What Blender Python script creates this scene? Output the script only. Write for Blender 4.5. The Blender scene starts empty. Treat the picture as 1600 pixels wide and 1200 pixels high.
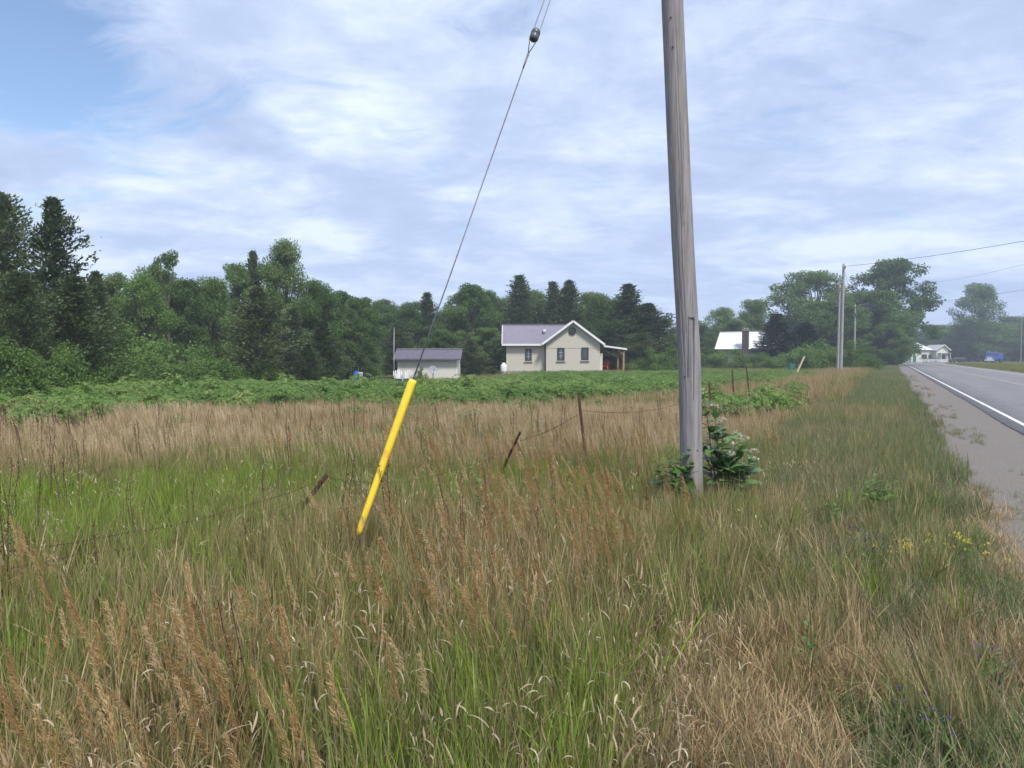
import bpy, math, random
import numpy as np
from math import radians as R, sin, cos, pi, tan
from mathutils import Vector, Matrix

random.seed(5)
scene = bpy.context.scene
COL = scene.collection

# ------------------------------------------------------------------ camera, world, sun, exposure
PITCH = -2.07
cd = bpy.data.cameras.new('camera'); cam = bpy.data.objects.new('camera', cd); COL.objects.link(cam)
cam.location = (0, 0, 1.6); cam.rotation_euler = (R(90 + PITCH), 0, 0)
cd.sensor_width = 36; cd.lens = 36 * 1164 / 1600; cd.clip_start = 0.05; cd.clip_end = 5000
scene.camera = cam
SUN_EL, SUN_AZ = 56, 150      # azimuth clockwise from +Y: behind the camera, a little to the right
sl = bpy.data.lights.new('sun', 'SUN'); sun = bpy.data.objects.new('sun', sl); COL.objects.link(sun)
sl.energy = 2.4; sl.angle = R(11); sl.color = (1, .95, .86)
sun.rotation_euler = (R(90 - SUN_EL), 0, R(180 - SUN_AZ)); sun.location = (20, -30, 60)
scene.view_settings.view_transform = 'Standard'; scene.view_settings.look = 'None'
scene.view_settings.exposure = 1.02; scene.view_settings.gamma = 1; scene.view_settings.use_curve_mapping = False
scene.cycles.max_bounces = 6; scene.cycles.diffuse_bounces = 3; scene.cycles.glossy_bounces = 2
scene.cycles.transmission_bounces = 4; scene.cycles.volume_bounces = 0; scene.cycles.transparent_max_bounces = 6
scene.cycles.use_adaptive_sampling = True; scene.cycles.adaptive_threshold = 0.012
scene.cycles.caustics_reflective = False; scene.cycles.caustics_refractive = False
scene.cycles.use_denoising = True

class N:                                   # a small wrapper to write node trees briefly
    def __init__(s, tree): s.t = tree
    def __call__(s, kind, **kw):
        n = s.t.nodes.new(kind)
        for k, v in kw.items():
            if k.startswith('i_'):
                key = k[2:]
                key = int(key) if key.isdigit() else key.replace('_', ' ')
                n.inputs[key].default_value = v
            else: setattr(n, k, v)
        return n
    def l(s, a, b): s.t.links.new(a, b)
    def math(s, op, a, b=None, c=None, clamp=False):
        n = s.t.nodes.new('ShaderNodeMath'); n.operation = op; n.use_clamp = clamp
        for i, v in enumerate((a, b, c)):
            if v is None: continue
            if hasattr(v, 'is_output'): s.l(v, n.inputs[i])
            else: n.inputs[i].default_value = v
        return n.outputs[0]
    def noise(s, vec, scale, detail=4, rough=.55, dist=0, lac=2.0):
        n = s('ShaderNodeTexNoise'); n.inputs['Scale'].default_value = scale; n.inputs['Detail'].default_value = detail
        n.inputs['Roughness'].default_value = rough; n.inputs['Distortion'].default_value = dist; n.inputs['Lacunarity'].default_value = lac
        if vec is not None: s.l(vec, n.inputs['Vector'])
        return n.outputs['Fac']
    def ramp(s, fac, stops, interp='LINEAR'):
        n = s('ShaderNodeValToRGB'); e = n.color_ramp.elements; n.color_ramp.interpolation = interp
        while len(e) < len(stops): e.new(.5)
        for el, (p, c) in zip(e, stops):
            el.position = p; el.color = (c, c, c, 1) if isinstance(c, (int, float)) else (*c, 1)
        s.l(fac, n.inputs[0]); return n.outputs[0]
    def mix(s, fac, a, b, mode='MIX'):
        n = s('ShaderNodeMix', data_type='RGBA', blend_type=mode)
        for i, v in ((0, fac), (6, a), (7, b)):
            if hasattr(v, 'is_output'): s.l(v, n.inputs[i])
            elif i == 0: n.inputs[0].default_value = v
            else: n.inputs[i].default_value = (*v, 1)
        return n.outputs[2]
    def scale(s, vec, xyz):
        n = s('ShaderNodeMapping'); s.l(vec, n.inputs[0]); n.inputs['Scale'].default_value = xyz; return n.outputs[0]

def make_world():
    w = bpy.data.worlds.new('World'); scene.world = w; w.use_nodes = True
    t = w.node_tree; t.nodes.clear(); n = N(t)
    out = n('ShaderNodeOutputWorld')
    sky = n('ShaderNodeTexSky', sky_type='NISHITA', sun_disc=False, sun_elevation=R(SUN_EL), sun_rotation=R(SUN_AZ), air_density=1.0, dust_density=.3, ozone_density=3)
    bs = n('ShaderNodeBackground', i_Strength=.092); n.l(sky.outputs[0], bs.inputs[0])
    tc = n('ShaderNodeTexCoord')
    sep = n('ShaderNodeSeparateXYZ'); n.l(tc.outputs['Generated'], sep.inputs[0])
    z = n.math('ADD', n.math('MAXIMUM', sep.outputs[2], 0.0), .16)      # a flat cloud deck seen from below
    px = n.math('DIVIDE', sep.outputs[0], z); py = n.math('DIVIDE', sep.outputs[1], z)
    cb = n('ShaderNodeCombineXYZ'); n.l(px, cb.inputs[0]); n.l(py, cb.inputs[1]); P = cb.outputs[0]
    big = n.noise(n.scale(P, (.9, 1.0, 1)), 1.0, 5, .5, .8)
    mid = n.noise(n.scale(P, (2.4, 2.6, 1)), 1.0, 9, .62, .35)
    fine = n.noise(n.scale(P, (9, 10, 1)), 1.0, 8, .65, .2)
    v = n.math('ADD', n.math('ADD', n.math('MULTIPLY', big, .55), n.math('MULTIPLY', mid, .44)), n.math('MULTIPLY', fine, .15))
    cloud = n.ramp(v, [(.42, (.236, .292, .425)), (.53, (.286, .346, .480)), (.60, (.352, .412, .532)), (.68, (.462, .512, .600))])
    # clear gaps: where a second field runs low; a wide opening high on the left
    gap_n = n.noise(n.scale(P, (2.2, 3.6, 1)), 1.0, 8, .62, .9)
    def bump(cx, cy, rx, ry, amp):
        a = n.math('DIVIDE', n.math('SUBTRACT', px, cx), rx); b = n.math('DIVIDE', n.math('SUBTRACT', py, cy), ry)
        d = n.math('ADD', n.math('MULTIPLY', a, a), n.math('MULTIPLY', b, b))
        return n.math('MULTIPLY', n.math('EXPONENT', n.math('MULTIPLY', d, -1)), amp)
    g = n.math('SUBTRACT', gap_n, bump(-1.10, 1.66, .29, .46, .55))
    cover = n.ramp(g, [(.16, .04), (.33, .72), (.43, 1.0)])
    bc = n('ShaderNodeBackground', i_Strength=1.0); n.l(cloud, bc.inputs[0])
    hz = n.math('POWER', n.math('SUBTRACT', 1, n.math('MAXIMUM', sep.outputs[2], 0.0), clamp=True), 7)  # paler, bluer air low down
    cl2 = n.mix(n.math('MULTIPLY', hz, .6), cloud, (.285, .36, .53)); n.l(cl2, bc.inputs[0])
    mx = n('ShaderNodeMixShader'); n.l(cover, mx.inputs[0]); n.l(bs.outputs[0], mx.inputs[1]); n.l(bc.outputs[0], mx.inputs[2])
    n.l(mx.outputs[0], out.inputs[0])
make_world()

# ------------------------------------------------------------------ geometry of the place
F = 1164.0
CP, SP = cos(R(PITCH)), sin(R(PITCH))
def at(x, y, Y):                            # the point at depth Y on the line of sight of a photograph position
    u, v = (x - 800) / F, (600 - y) / F
    d = Vector((u, CP - SP * v, SP + CP * v)); return Vector((0, 0, 1.6)) + d * (Y / d.y)
def sm(a, b, x):
    t = np.clip((x - a) / (b - a), 0, 1); return t * t * (3 - 2 * t)
def hgt(x, y):                              # terrain height: level, with a dip in the meadow towards the shed
    x = np.asarray(x, float); y = np.asarray(y, float)
    return -.42 * sm(28, 56, y) * (1 - sm(-4, 3, x))
RD = np.array([.454, .891]); RN = np.array([.891, -.454])      # along the road, and across it (to the right)
def s_of(x, y): return np.asarray(x) * RN[0] + np.asarray(y) * RN[1]
def t_of(x, y): return np.asarray(x) * RD[0] + np.asarray(y) * RD[1]
def xy_of(s, t): return RD[0] * t + RN[0] * s, RD[1] * t + RN[1] * s

_ng = {}
def vnoise(x, y, sc, seed=0):               # smooth value noise 0..1
    if seed not in _ng: _ng[seed] = np.random.RandomState(seed + 100).rand(256, 256)
    g = _ng[seed]; x = np.asarray(x) / sc + 1000; y = np.asarray(y) / sc + 1000
    xi = np.floor(x).astype(int); yi = np.floor(y).astype(int); fx = x - xi; fy = y - yi
    fx = fx * fx * (3 - 2 * fx); fy = fy * fy * (3 - 2 * fy); xi %= 255; yi %= 255
    return (g[xi, yi] * (1 - fx) + g[xi + 1, yi] * fx) * (1 - fy) + (g[xi, yi + 1] * (1 - fx) + g[xi + 1, yi + 1] * fx) * fy
def fbm(x, y, sc, seed=0): return vnoise(x, y, sc, seed) * .55 + vnoise(x, y, sc * .45, seed + 1) * .3 + vnoise(x, y, sc * .2, seed + 2) * .15

# ------------------------------------------------------------------ mesh helpers
def fast_mesh(name, V, Fc, attrs=None, smooth=True):
    V = np.asarray(V, np.float32); Fc = np.asarray(Fc, np.int32); k = Fc.shape[1]
    me = bpy.data.meshes.new(name); me.vertices.add(len(V)); me.vertices.foreach_set('co', V.ravel())
    me.loops.add(Fc.size); me.loops.foreach_set('vertex_index', Fc.ravel())
    me.polygons.add(len(Fc)); me.polygons.foreach_set('loop_start', np.arange(0, Fc.size, k, dtype=np.int32))
    if smooth: me.polygons.foreach_set('use_smooth', np.ones(len(Fc), bool))
    for a, val in (attrs or {}).items():
        at_ = me.attributes.new(a, 'FLOAT', 'POINT'); at_.data.foreach_set('value', np.asarray(val, np.float32))
    me.update(calc_edges=True); return me
def link(name, me, mat=None, parent=None, loc=None):
    o = bpy.data.objects.new(name, me); COL.objects.link(o)
    if mat is not None and me is not None and not me.materials: me.materials.append(mat)
    if parent is not None: o.parent = parent
    if loc is not None: o.location = loc
    return o
def tag(o, label=None, cat=None, group=None, kind=None):
    if label: o['label'] = label
    if cat: o['category'] = cat
    if group: o['group'] = group
    if kind: o['kind'] = kind
    return o
def thing(name, label, cat, loc, rz=0, group=None):
    o = bpy.data.objects.new(name, None); COL.objects.link(o); o.location = loc; o.rotation_euler = (0, 0, rz)
    o.empty_display_size = .2
    return tag(o, label, cat, group)
def copy_tree(o, parent=None):
    kids = [c for c in bpy.data.objects if c.parent == o]
    c = o.copy(); COL.objects.link(c)
    if parent is not None: c.parent = parent
    for k in kids: copy_tree(k, c)
    return c

class MB:                                    # collects simple solids into one mesh
    def __init__(s): s.v = []; s.f = []; s.sm = []
    def add(s, vs, fs, smooth=False):
        b = len(s.v); s.v += [tuple(p) for p in vs]; s.f += [tuple(i + b for i in f) for f in fs]; s.sm += [smooth] * len(fs); return s
    def box(s, c, d, rot=None, bev=0):
        x, y, z = d[0] / 2, d[1] / 2, d[2] / 2
        if bev <= 0:
            vs = [(-x, -y, -z), (x, -y, -z), (x, y, -z), (-x, y, -z), (-x, -y, z), (x, -y, z), (x, y, z), (-x, y, z)]
            fs = [(3, 2, 1, 0), (4, 5, 6, 7), (0, 1, 5, 4), (1, 2, 6, 5), (2, 3, 7, 6), (3, 0, 4, 7)]
        else:
            b = bev; vs = []
            for zz, ins in ((-z, b), (-z + b, 0), (z - b, 0), (z, b)):
                for sx, sy in ((-1, -1), (1, -1), (1, 1), (-1, 1)):
                    vs.append((sx * (x - ins), sy * (y - ins), zz))
            fs = [(3, 2, 1, 0), (12, 13, 14, 15)]
            for k in range(3):
                for i in range(4):
                    a, c2 = k * 4 + i, k * 4 + (i + 1) % 4; fs.append((a, c2, c2 + 4, a + 4))
        M = Matrix(rot).to_4x4() if rot is not None else Matrix.Identity(4)
        c = Vector(c); return s.add([c + M @ Vector(p) for p in vs], fs)
    def tube(s, pts, rad, n=8, cap=True, smooth=True):
        pts = [Vector(p) for p in pts]; m = len(pts); rad = rad if isinstance(rad, (list, tuple)) else [rad] * m
        vs = []; up = None
        for i, p in enumerate(pts):
            d = (pts[min(i + 1, m - 1)] - pts[max(i - 1, 0)]).normalized()
            if up is None: up = Vector((0, 0, 1)) if abs(d.z) < .9 else Vector((1, 0, 0))
            a = (up - d * up.dot(d))
            a = a.normalized() if a.length > 1e-6 else d.orthogonal().normalized()
            up = a; b = d.cross(a)
            for k in range(n):
                th = 2 * pi * k / n; vs.append(p + (a * cos(th) + b * sin(th)) * rad[i])
        fs = [(i * n + k, i * n + (k + 1) % n, (i + 1) * n + (k + 1) % n, (i + 1) * n + k) for i in range(m - 1) for k in range(n)]
        s.add(vs, fs, smooth)
        if cap:
            b = len(s.v) - len(vs); s.f += [tuple(b + k for k in range(n))[::-1], tuple(b + (m - 1) * n + k for k in range(n))]; s.sm += [False, False]
        return s
    def lathe(s, prof, n=16, c=(0, 0, 0), axis=None, smooth=True):
        M = axis if axis is not None else Matrix.Identity(3); c = Vector(c)
        vs = [c + M @ Vector((r * cos(2 * pi * k / n), r * sin(2 * pi * k / n), z)) for r, z in prof for k in range(n)]
        m = len(prof)
        fs = [(i * n + k, i * n + (k + 1) % n, (i + 1) * n + (k + 1) % n, (i + 1) * n + k) for i in range(m - 1) for k in range(n)]
        fs += [tuple(range(n))[::-1], tuple((m - 1) * n + k for k in range(n))]
        return s.add(vs, fs, smooth)
    def prism(s, poly, y0, y1, M=None):       # polygon in x,z extruded along y
        n = len(poly); vs = [Vector((x, y0, z)) for x, z in poly] + [Vector((x, y1, z)) for x, z in poly]
        if M is not None: vs = [M @ v for v in vs]
        fs = [tuple(range(n)), tuple(range(n, 2 * n))[::-1]] + [(i, i + n, (i + 1) % n + n, (i + 1) % n) for i in range(n)]
        return s.add(vs, fs)
    def mesh(s, name):
        me = bpy.data.meshes.new(name); me.from_pydata(s.v, [], s.f); me.polygons.foreach_set('use_smooth', s.sm); me.update(); return me
    def build(s, name, mat, parent=None, loc=None): return link(name, s.mesh(name), mat, parent, loc)

# ------------------------------------------------------------------ materials
def mat_new(name):
    m = bpy.data.materials.new(name); m.use_nodes = True; n = N(m.node_tree)
    p = m.node_tree.nodes['Principled BSDF']; return m, n, p
def simple(name, col, rough=.6, metal=0, var=.12, scale=3, bump=0, spec=.4, stretch=(1, 1, 1)):
    m, n, p = mat_new(name)
    tc = n('ShaderNodeTexCoord'); v = n.scale(tc.outputs['Object'], stretch)
    f = n.noise(v, scale, 6, .6)
    c = n.mix(n.ramp(f, [(.3, 0), (.7, 1)]), tuple(x * (1 - var) for x in col), tuple(min(1, x * (1 + var)) for x in col))
    n.l(c, p.inputs['Base Color']); p.inputs['Roughness'].default_value = rough; p.inputs['Metallic'].default_value = metal
    p.inputs['Specular IOR Level'].default_value = spec
    if bump:
        b = n('ShaderNodeBump', i_Strength=bump, i_Distance=.02); n.l(n.noise(v, scale * 6, 5, .6), b.inputs['Height']); n.l(b.outputs[0], p.inputs['Normal'])
    return m
def leafmat(name, stops, trans=.35, rough=.55, rnd=.25, inst='none', spec=.3):
    """leaf colour picked along a ramp by the leaf's own tone, the plant's own random and, for scattered plants, a per-plant dryness"""
    m, n, p = mat_new(name)
    tone = n('ShaderNodeAttribute', attribute_name='tone').outputs['Fac']
    oi = n('ShaderNodeObjectInfo').outputs['Random']
    f = n.math('ADD', n.math('MULTIPLY', n.math('SUBTRACT', tone, .5), 1 - rnd), n.math('MULTIPLY', n.math('SUBTRACT', oi, .5), rnd))
    if inst != 'none':
        d = n('ShaderNodeAttribute', attribute_name='dry', attribute_type='INSTANCER').outputs['Fac']
        f = n.math('ADD', n.math('MULTIPLY', f, .85), d)
    else: f = n.math('ADD', f, .5)
    c = n.ramp(f, stops)
    n.l(c, p.inputs['Base Color']); p.inputs['Roughness'].default_value = rough; p.inputs['Specular IOR Level'].default_value = spec
    tr = n('ShaderNodeBsdfTranslucent'); n.l(c, tr.inputs[0])
    mx = n('ShaderNodeMixShader'); mx.inputs[0].default_value = trans
    n.l(p.outputs[0], mx.inputs[1]); n.l(tr.outputs[0], mx.inputs[2])
    n.l(mx.outputs[0], n.t.nodes['Material Output'].inputs[0]); return m

M_grass = leafmat('grass_blades', [(0, (.21, .32, .03)), (.18, (.17, .23, .05)), (.36, (.18, .18, .065)), (.52, (.25, .205, .095)), (.68, (.44, .335, .175)), (.84, (.52, .41, .25)), (1, (.29, .165, .085))], .3, inst='y')
M_midhead = leafmat('pale_seed_heads', [(0, (.30, .19, .11)), (.4, (.53, .40, .25)), (1, (.70, .58, .41))], .3, rnd=.6)
M_head = leafmat('seed_heads', [(0, (.22, .125, .05)), (.4, (.36, .22, .09)), (.75, (.47, .33, .16)), (1, (.63, .52, .34))], .3, rnd=.65)
M_curl = leafmat('dead_leaves', [(0, (.22, .16, .10)), (.6, (.38, .30, .20)), (1, (.60, .52, .39))], .25, rnd=.3)
M_weed = leafmat('brown_stalks', [(0, (.05, .03, .02)), (.5, (.12, .07, .04)), (1, (.22, .14, .08))], .1)
M_sumac = leafmat('sumac_leaves', [(0, (.07, .13, .025)), (.5, (.125, .22, .045)), (.85, (.21, .30, .07)), (1, (.30, .31, .11))], .38, inst='y', rough=.45)
M_decid = leafmat('broad_leaves', [(0, (.045, .085, .02)), (.5, (.095, .17, .038)), (1, (.18, .25, .07))], .42, rnd=.5)
M_light = leafmat('pale_leaves', [(0, (.08, .15, .03)), (.5, (.135, .225, .05)), (1, (.20, .29, .085))], .42, rnd=.3)
M_cedar = leafmat('cedar_sprays', [(0, (.042, .07, .025)), (.5, (.085, .122, .045)), (.9, (.14, .17, .065)), (1, (.19, .18, .08))], .3, rnd=.4)
M_spruce = leafmat('spruce_needles', [(0, (.03, .06, .04)), (.5, (.055, .10, .065)), (1, (.09, .14, .09))], .15, rnd=.3)
M_verge = leafmat('verge_grass_blades', [(0, (.13, .21, .045)), (.2, (.13, .185, .06)), (.4, (.145, .17, .08)), (.56, (.22, .20, .115)), (.72, (.36, .29, .18)), (.86, (.46, .38, .26)), (1, (.3, .2, .12))], .3, inst='y')
M_bush = leafmat('bush_leaves', [(0, (.06, .115, .025)), (.5, (.12, .20, .042)), (1, (.18, .265, .07))], .42, rnd=.4)
M_bark = simple('bark', (.075, .065, .055), .9, var=.35, scale=8, bump=.5, stretch=(1, 1, .2))

# ------------------------------------------------------------------ ground, road
def ground():
    xs = np.concatenate([-np.geomspace(1600, 62, 22), np.arange(-60, 91, 1.0), np.geomspace(93, 1600, 22)])
    ys = np.concatenate([-np.geomspace(900, 8, 14), np.arange(-6, 120, 1.0), np.geomspace(122, 1900, 24)])
    X, Y = np.meshgrid(xs, ys); X = X.ravel(); Y = Y.ravel()
    Z = hgt(X, Y)
    nx, ny = len(xs), len(ys)
    i = np.arange(nx - 1)[None, :] + (np.arange(ny - 1) * nx)[:, None]; i = i.ravel()
    me = fast_mesh('ground', np.stack([X, Y, Z], 1), np.stack([i, i + 1, i + 1 + nx, i + nx], 1))
    m, n, p = mat_new('earth_and_thatch')
    geo = n('ShaderNodeNewGeometry'); P = geo.outputs['Position']
    a = n.noise(P, .35, 5, .6); b = n.noise(P, 9, 8, .65); c = n.noise(n.scale(P, (60, 14, 60)), 1, 4, .7)
    thatch = n.mix(n.ramp(c, [(.35, 0), (.7, 1)]), (.055, .042, .026), (.20, .155, .095))
    green = n.mix(b, (.05, .07, .022), (.085, .115, .035))
    near = n.mix(n.ramp(a, [(.35, .15), (.65, .6)]), thatch, green)
    # far meadow: green-tan grass too far off to tell apart
    dist = n('ShaderNodeVectorMath', operation='LENGTH'); n.l(P, dist.inputs[0])
    far = n.mix(n.noise(P, .05, 6, .6), (.075, .115, .04), (.15, .16, .07))
    col = n.mix(n.ramp(n.math('DIVIDE', dist.outputs['Value'], 100), [(.35, 0), (.6, 1)]), near, far)
    n.l(col, p.inputs['Base Color']); p.inputs['Roughness'].default_value = .95; p.inputs['Specular IOR Level'].default_value = .1
    bm = n('ShaderNodeBump', i_Strength=.9, i_Distance=.05); n.l(b, bm.inputs['Height']); n.l(bm.outputs[0], p.inputs['Normal'])
    tag(link('ground', me, m), 'rough meadow ground under the grass and trees', kind='structure')
ground()

# road centreline: straight along RD, then bending to the right in front of the far white house
S_L, S_R = 2.42, 10.9
def road_line():
    pts = []; t = -30.0; head = math.atan2(RD[1], RD[0]); x, y = xy_of(0, -30.0); h = head
    while t < 420:
        pts.append((x, y, h)); st = 1.0 if t < 60 else 3.0
        if t > 225: h -= st / 75.0 if h > head - R(62) else 0
        x += cos(h) * st; y += sin(h) * st; t += st
    return np.array(pts)
RL = road_line()
def strip(name, s0, s1, z, mat, label, jag=0, seg=(0, None), kind='structure', under=0.0):
    L = RL[seg[0]:seg[1]]; n = len(L); nx, ny = np.sin(L[:, 2]), -np.cos(L[:, 2])
    t = np.arange(n); rs = np.random.RandomState(3)
    def j(seed): return (vnoise(t * 1.0, t * 0, 3, seed) - .5) * 2 * jag + (rs.rand(n) - .5) * jag
    a = s0 + j(40); b = s1 + j(44); K = 6
    rows = []
    for k in range(K + 1):
        s = a + (b - a) * k / K; rows.append(np.stack([L[:, 0] + nx * s, L[:, 1] + ny * s, np.full(n, z)], 1))
    if under: rows = [rows[0] - [0, 0, under]] + rows + [rows[-1] - [0, 0, under]]
    V = np.stack(rows, 1).reshape(-1, 3); K = len(rows) - 1
    i = (np.arange(n - 1)[:, None] * (K + 1) + np.arange(K)[None, :]).ravel()
    me = fast_mesh(name, V, np.stack([i, i + K + 1, i + K + 2, i + 1], 1)[:, ::-1])
    if label is None: return me
    return tag(link(name, me, mat), label, kind=kind)
def road_mats():
    m, n, p = mat_new('old_asphalt'); P = n('ShaderNodeNewGeometry').outputs['Position']
    rot = n('ShaderNodeMapping', vector_type='POINT'); n.l(P, rot.inputs[0]); rot.inputs['Rotation'].default_value = (0, 0, -math.atan2(RD[1], RD[0]))
    long = n.noise(n.scale(rot.outputs[0], (.05, .9, 1)), 1, 5, .6)      # wheel tracks and patches along the road
    sp = n.noise(P, 120, 3, .7); bl = n.noise(P, .7, 6, .6)
    c = n.mix(n.ramp(long, [(.3, 0), (.7, 1)]), (.165, .163, .172), (.215, .212, .218))
    c = n.mix(n.ramp(bl, [(.35, .35), (.7, 0)]), c, (.125, .123, .13)); c = n.mix(n.ramp(sp, [(.35, .4), (.65, 0)]), c, (.08, .08, .08))
    cr = n('ShaderNodeTexVoronoi', feature='DISTANCE_TO_EDGE', i_Scale=.33); wob = n('ShaderNodeVectorMath', operation='ADD'); nz = n('ShaderNodeTexNoise', i_Scale=1.6, i_Detail=6.0); n.l(P, nz.inputs['Vector']); n.l(P, wob.inputs[0]); n.l(nz.outputs['Color'], wob.inputs[1]); n.l(wob.outputs[0], cr.inputs['Vector'])
    c = n.mix(n.ramp(cr.outputs['Distance'], [(.004, .75), (.011, 0)]), c, (.05, .05, .052))      # sealed and open cracks
    n.l(c, p.inputs['Base Color']); p.inputs['Roughness'].default_value = .85
    b = n('ShaderNodeBump', i_Strength=.5, i_Distance=.01); n.l(sp, b.inputs['Height']); n.l(b.outputs[0], p.inputs['Normal'])
    g, n, p = mat_new('gravel_shoulder'); P = n('ShaderNodeNewGeometry').outputs['Position']
    v = n('ShaderNodeTexVoronoi', i_Scale=45); n.l(P, v.inputs['Vector'])
    bl = n.noise(P, .9, 7, .65); sp = n.noise(P, 30, 5, .7)
    c = n.mix(v.outputs['Color'], (.128, .114, .106), (.200, .180, .168)); c = n.mix(n.ramp(bl, [(.3, .5), (.7, 0)]), c, (.15, .125, .10)); c = n.mix(n.ramp(sp, [(.3, .3), (.55, 0)]), c, (.10, .09, .08))
    n.l(c, p.inputs['Base Color']); p.inputs['Roughness'].default_value = .95
    b = n('ShaderNodeBump', i_Strength=.8, i_Distance=.015); n.l(v.outputs['Distance'], b.inputs['Height']); n.l(b.outputs[0], p.inputs['Normal'])
    w, n, p = mat_new('worn_white_line'); P = n('ShaderNodeNewGeometry').outputs['Position']
    f = n.noise(P, 9, 8, .7); c = n.mix(n.ramp(f, [(.36, 1), (.47, 0)]), (.58, .58, .58), (.24, .24, .24)); n.l(c, p.inputs['Base Color']); p.inputs['Roughness'].default_value = .7
    y, n, p = mat_new('faded_yellow_line'); P = n('ShaderNodeNewGeometry').outputs['Position']
    f = n.noise(P, 9, 8, .7); c = n.mix(n.ramp(f, [(.36, 1), (.5, 0)]), (.38, .33, .20), (.2, .2, .2)); n.l(c, p.inputs['Base Color']); p.inputs['Roughness'].default_value = .7
    return m, g, w, y
M_asph, M_grav, M_white, M_yellow = road_mats()
tag(strip('gravel_shoulder', .62, 12.3, .008, M_grav, 'pinkish grey gravel shoulder with weeds creeping in from the verge', .16), None)
strip('road', S_L, S_R, .036, M_asph, 'grey asphalt road running away to the right', .03, under=.04)
strip('edge_line', 2.69, 2.80, .040, M_white, 'white painted line along the near edge of the road')
strip('edge_line', 10.4, 10.52, .040, M_white, 'white painted line along the far edge of the road')
strip('centre_line', 6.50, 6.60, .040, M_yellow, 'faded pale centre line of the road')
# ------------------------------------------------------------------ grasses and other ground cover (scattered real geometry)
def blades(rs, n, h, w, spread, lean, curl, seg=4, base_z=0.0, wind=(-.18, 0)):
    """n blades as tapered strips; returns verts, quads, tone"""
    ang = rs.rand(n) * 2 * pi; H = h * (.55 + .6 * rs.rand(n)); W = w * (.6 + .8 * rs.rand(n))
    r = spread * np.sqrt(rs.rand(n)); a2 = rs.rand(n) * 2 * pi
    bx, by = r * np.cos(a2), r * np.sin(a2)
    L = lean * (.3 + rs.rand(n)); C = curl * rs.rand(n) ** 1.3
    bz = base_z * rs.rand(n)
    dx, dy = np.cos(ang), np.sin(ang); wx = -dy * W / 2; wy = dx * W / 2
    tw = (rs.rand(n) - .5) * 1.5
    rows = []; x, y, z = bx.copy(), by.copy(), bz.copy(); th = L.copy()
    for k in range(seg + 1):
        t = k / seg; wf = (1 - t ** 2.2) * (.7 + .6 * min(1, t * 3)) + .04
        c, s_ = np.cos(tw * t), np.sin(tw * t)
        ox = (wx * c - wy * s_) * wf; oy = (wx * s_ + wy * c) * wf
        rows.append(np.stack([np.stack([x - ox, y - oy, z], 1), np.stack([x + ox, y + oy, z], 1)], 1))
        st = H / seg
        x = x + (np.sin(th) * dx + wind[0] * t) * st; y = y + (np.sin(th) * dy + wind[1] * t) * st; z = z + np.cos(th) * st
        th = th + C / seg
    V = np.stack(rows, 1).reshape(-1, 3)                  # blade, row, side
    b = (np.arange(n) * (seg + 1) * 2)[:, None] + np.arange(seg)[None, :] * 2; b = b.ravel()
    Fq = np.stack([b, b + 1, b + 3, b + 2], 1)
    tone = np.repeat(rs.rand(n), (seg + 1) * 2)
    return V, Fq, tone
def join(parts):
    V = []; Fq = []; T = []; o = 0
    for v, f, t in parts: V.append(v); Fq.append(f + o); T.append(t); o += len(v)
    return np.concatenate(V), np.concatenate(Fq), np.concatenate(T)
def rhombs(c, d, nrm, l, w, tone, fold=.15):
    side = np.cross(d, nrm); side /= np.linalg.norm(side, axis=1, keepdims=True) + 1e-9
    up = np.cross(side, d); l = np.asarray(l)[:, None] if np.ndim(l) else l; w = np.asarray(w)[:, None] if np.ndim(w) else w
    m = c + d * l * .45 + up * w * fold
    V = np.stack([c, m + side * w * .5, c + d * l, m - side * w * .5], 1).reshape(-1, 3)
    n = len(c); Fq = np.arange(n * 4).reshape(n, 4)
    return V, Fq, np.repeat(tone, 4)
def unit(v): return v / (np.linalg.norm(v, axis=1, keepdims=True) + 1e-9)
def rdir(rs, n): return unit(rs.normal(size=(n, 3)))

def stem_strip(pts, w):                      # two crossed thin strips along a polyline
    pts = np.asarray(pts); k = len(pts); out = []
    for ax in ((1, 0, 0), (0, 1, 0)):
        o = np.array(ax) * w / 2; V = np.stack([pts - o, pts + o], 1).reshape(-1, 3)
        b = np.arange(k - 1) * 2; out.append((V, np.stack([b, b + 1, b + 3, b + 2], 1), np.full(len(V), .35)))
    return out
def panicle(seed, H=.85, plume=.17, dense=46, droop=1.0):
    """one grass stem with a drooping, wind-combed seed plume leaning towards -x"""
    rs = np.random.RandomState(seed); k = 9
    lean = .10 + .12 * rs.rand(); pts = [np.array([0., 0., 0.])]; th = .03
    for i in range(k):
        th += lean / k * (1 + 2.2 * (i / k) ** 2) * droop; pts.append(pts[-1] + np.array([-sin(th), (rs.rand() - .5) * .1, cos(th)]) * H / k)
    pts = np.array(pts); parts = stem_strip(pts, .0026)
    # plume along the last part
    n = dense * 3; u = rs.rand(n) ** .9; seg = plume / H
    s = 1 - seg + seg * u; idx = np.clip(s * k, 0, k - .001); i = idx.astype(int); f = (idx - i)[:, None]
    P = pts[i] * (1 - f) + pts[i + 1] * f; ax = unit(pts[i + 1] - pts[i])
    off = rdir(rs, n) * (.021 * (1.2 - u))[:, None] * rs.rand(n)[:, None] ** .5
    P = P + off + np.array([-.012, 0, -.004]) * (1 - u)[:, None]
    d = unit(ax + rdir(rs, n) * .42 + np.array([-.35, 0, -.25]))
    parts.append(rhombs(P, d, rdir(rs, n), .016 + .016 * rs.rand(n), .0020 + .0016 * rs.rand(n), np.clip(.5 + (rs.rand(n) - .5) * .8, 0, 1)))
    return join(parts)

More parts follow.
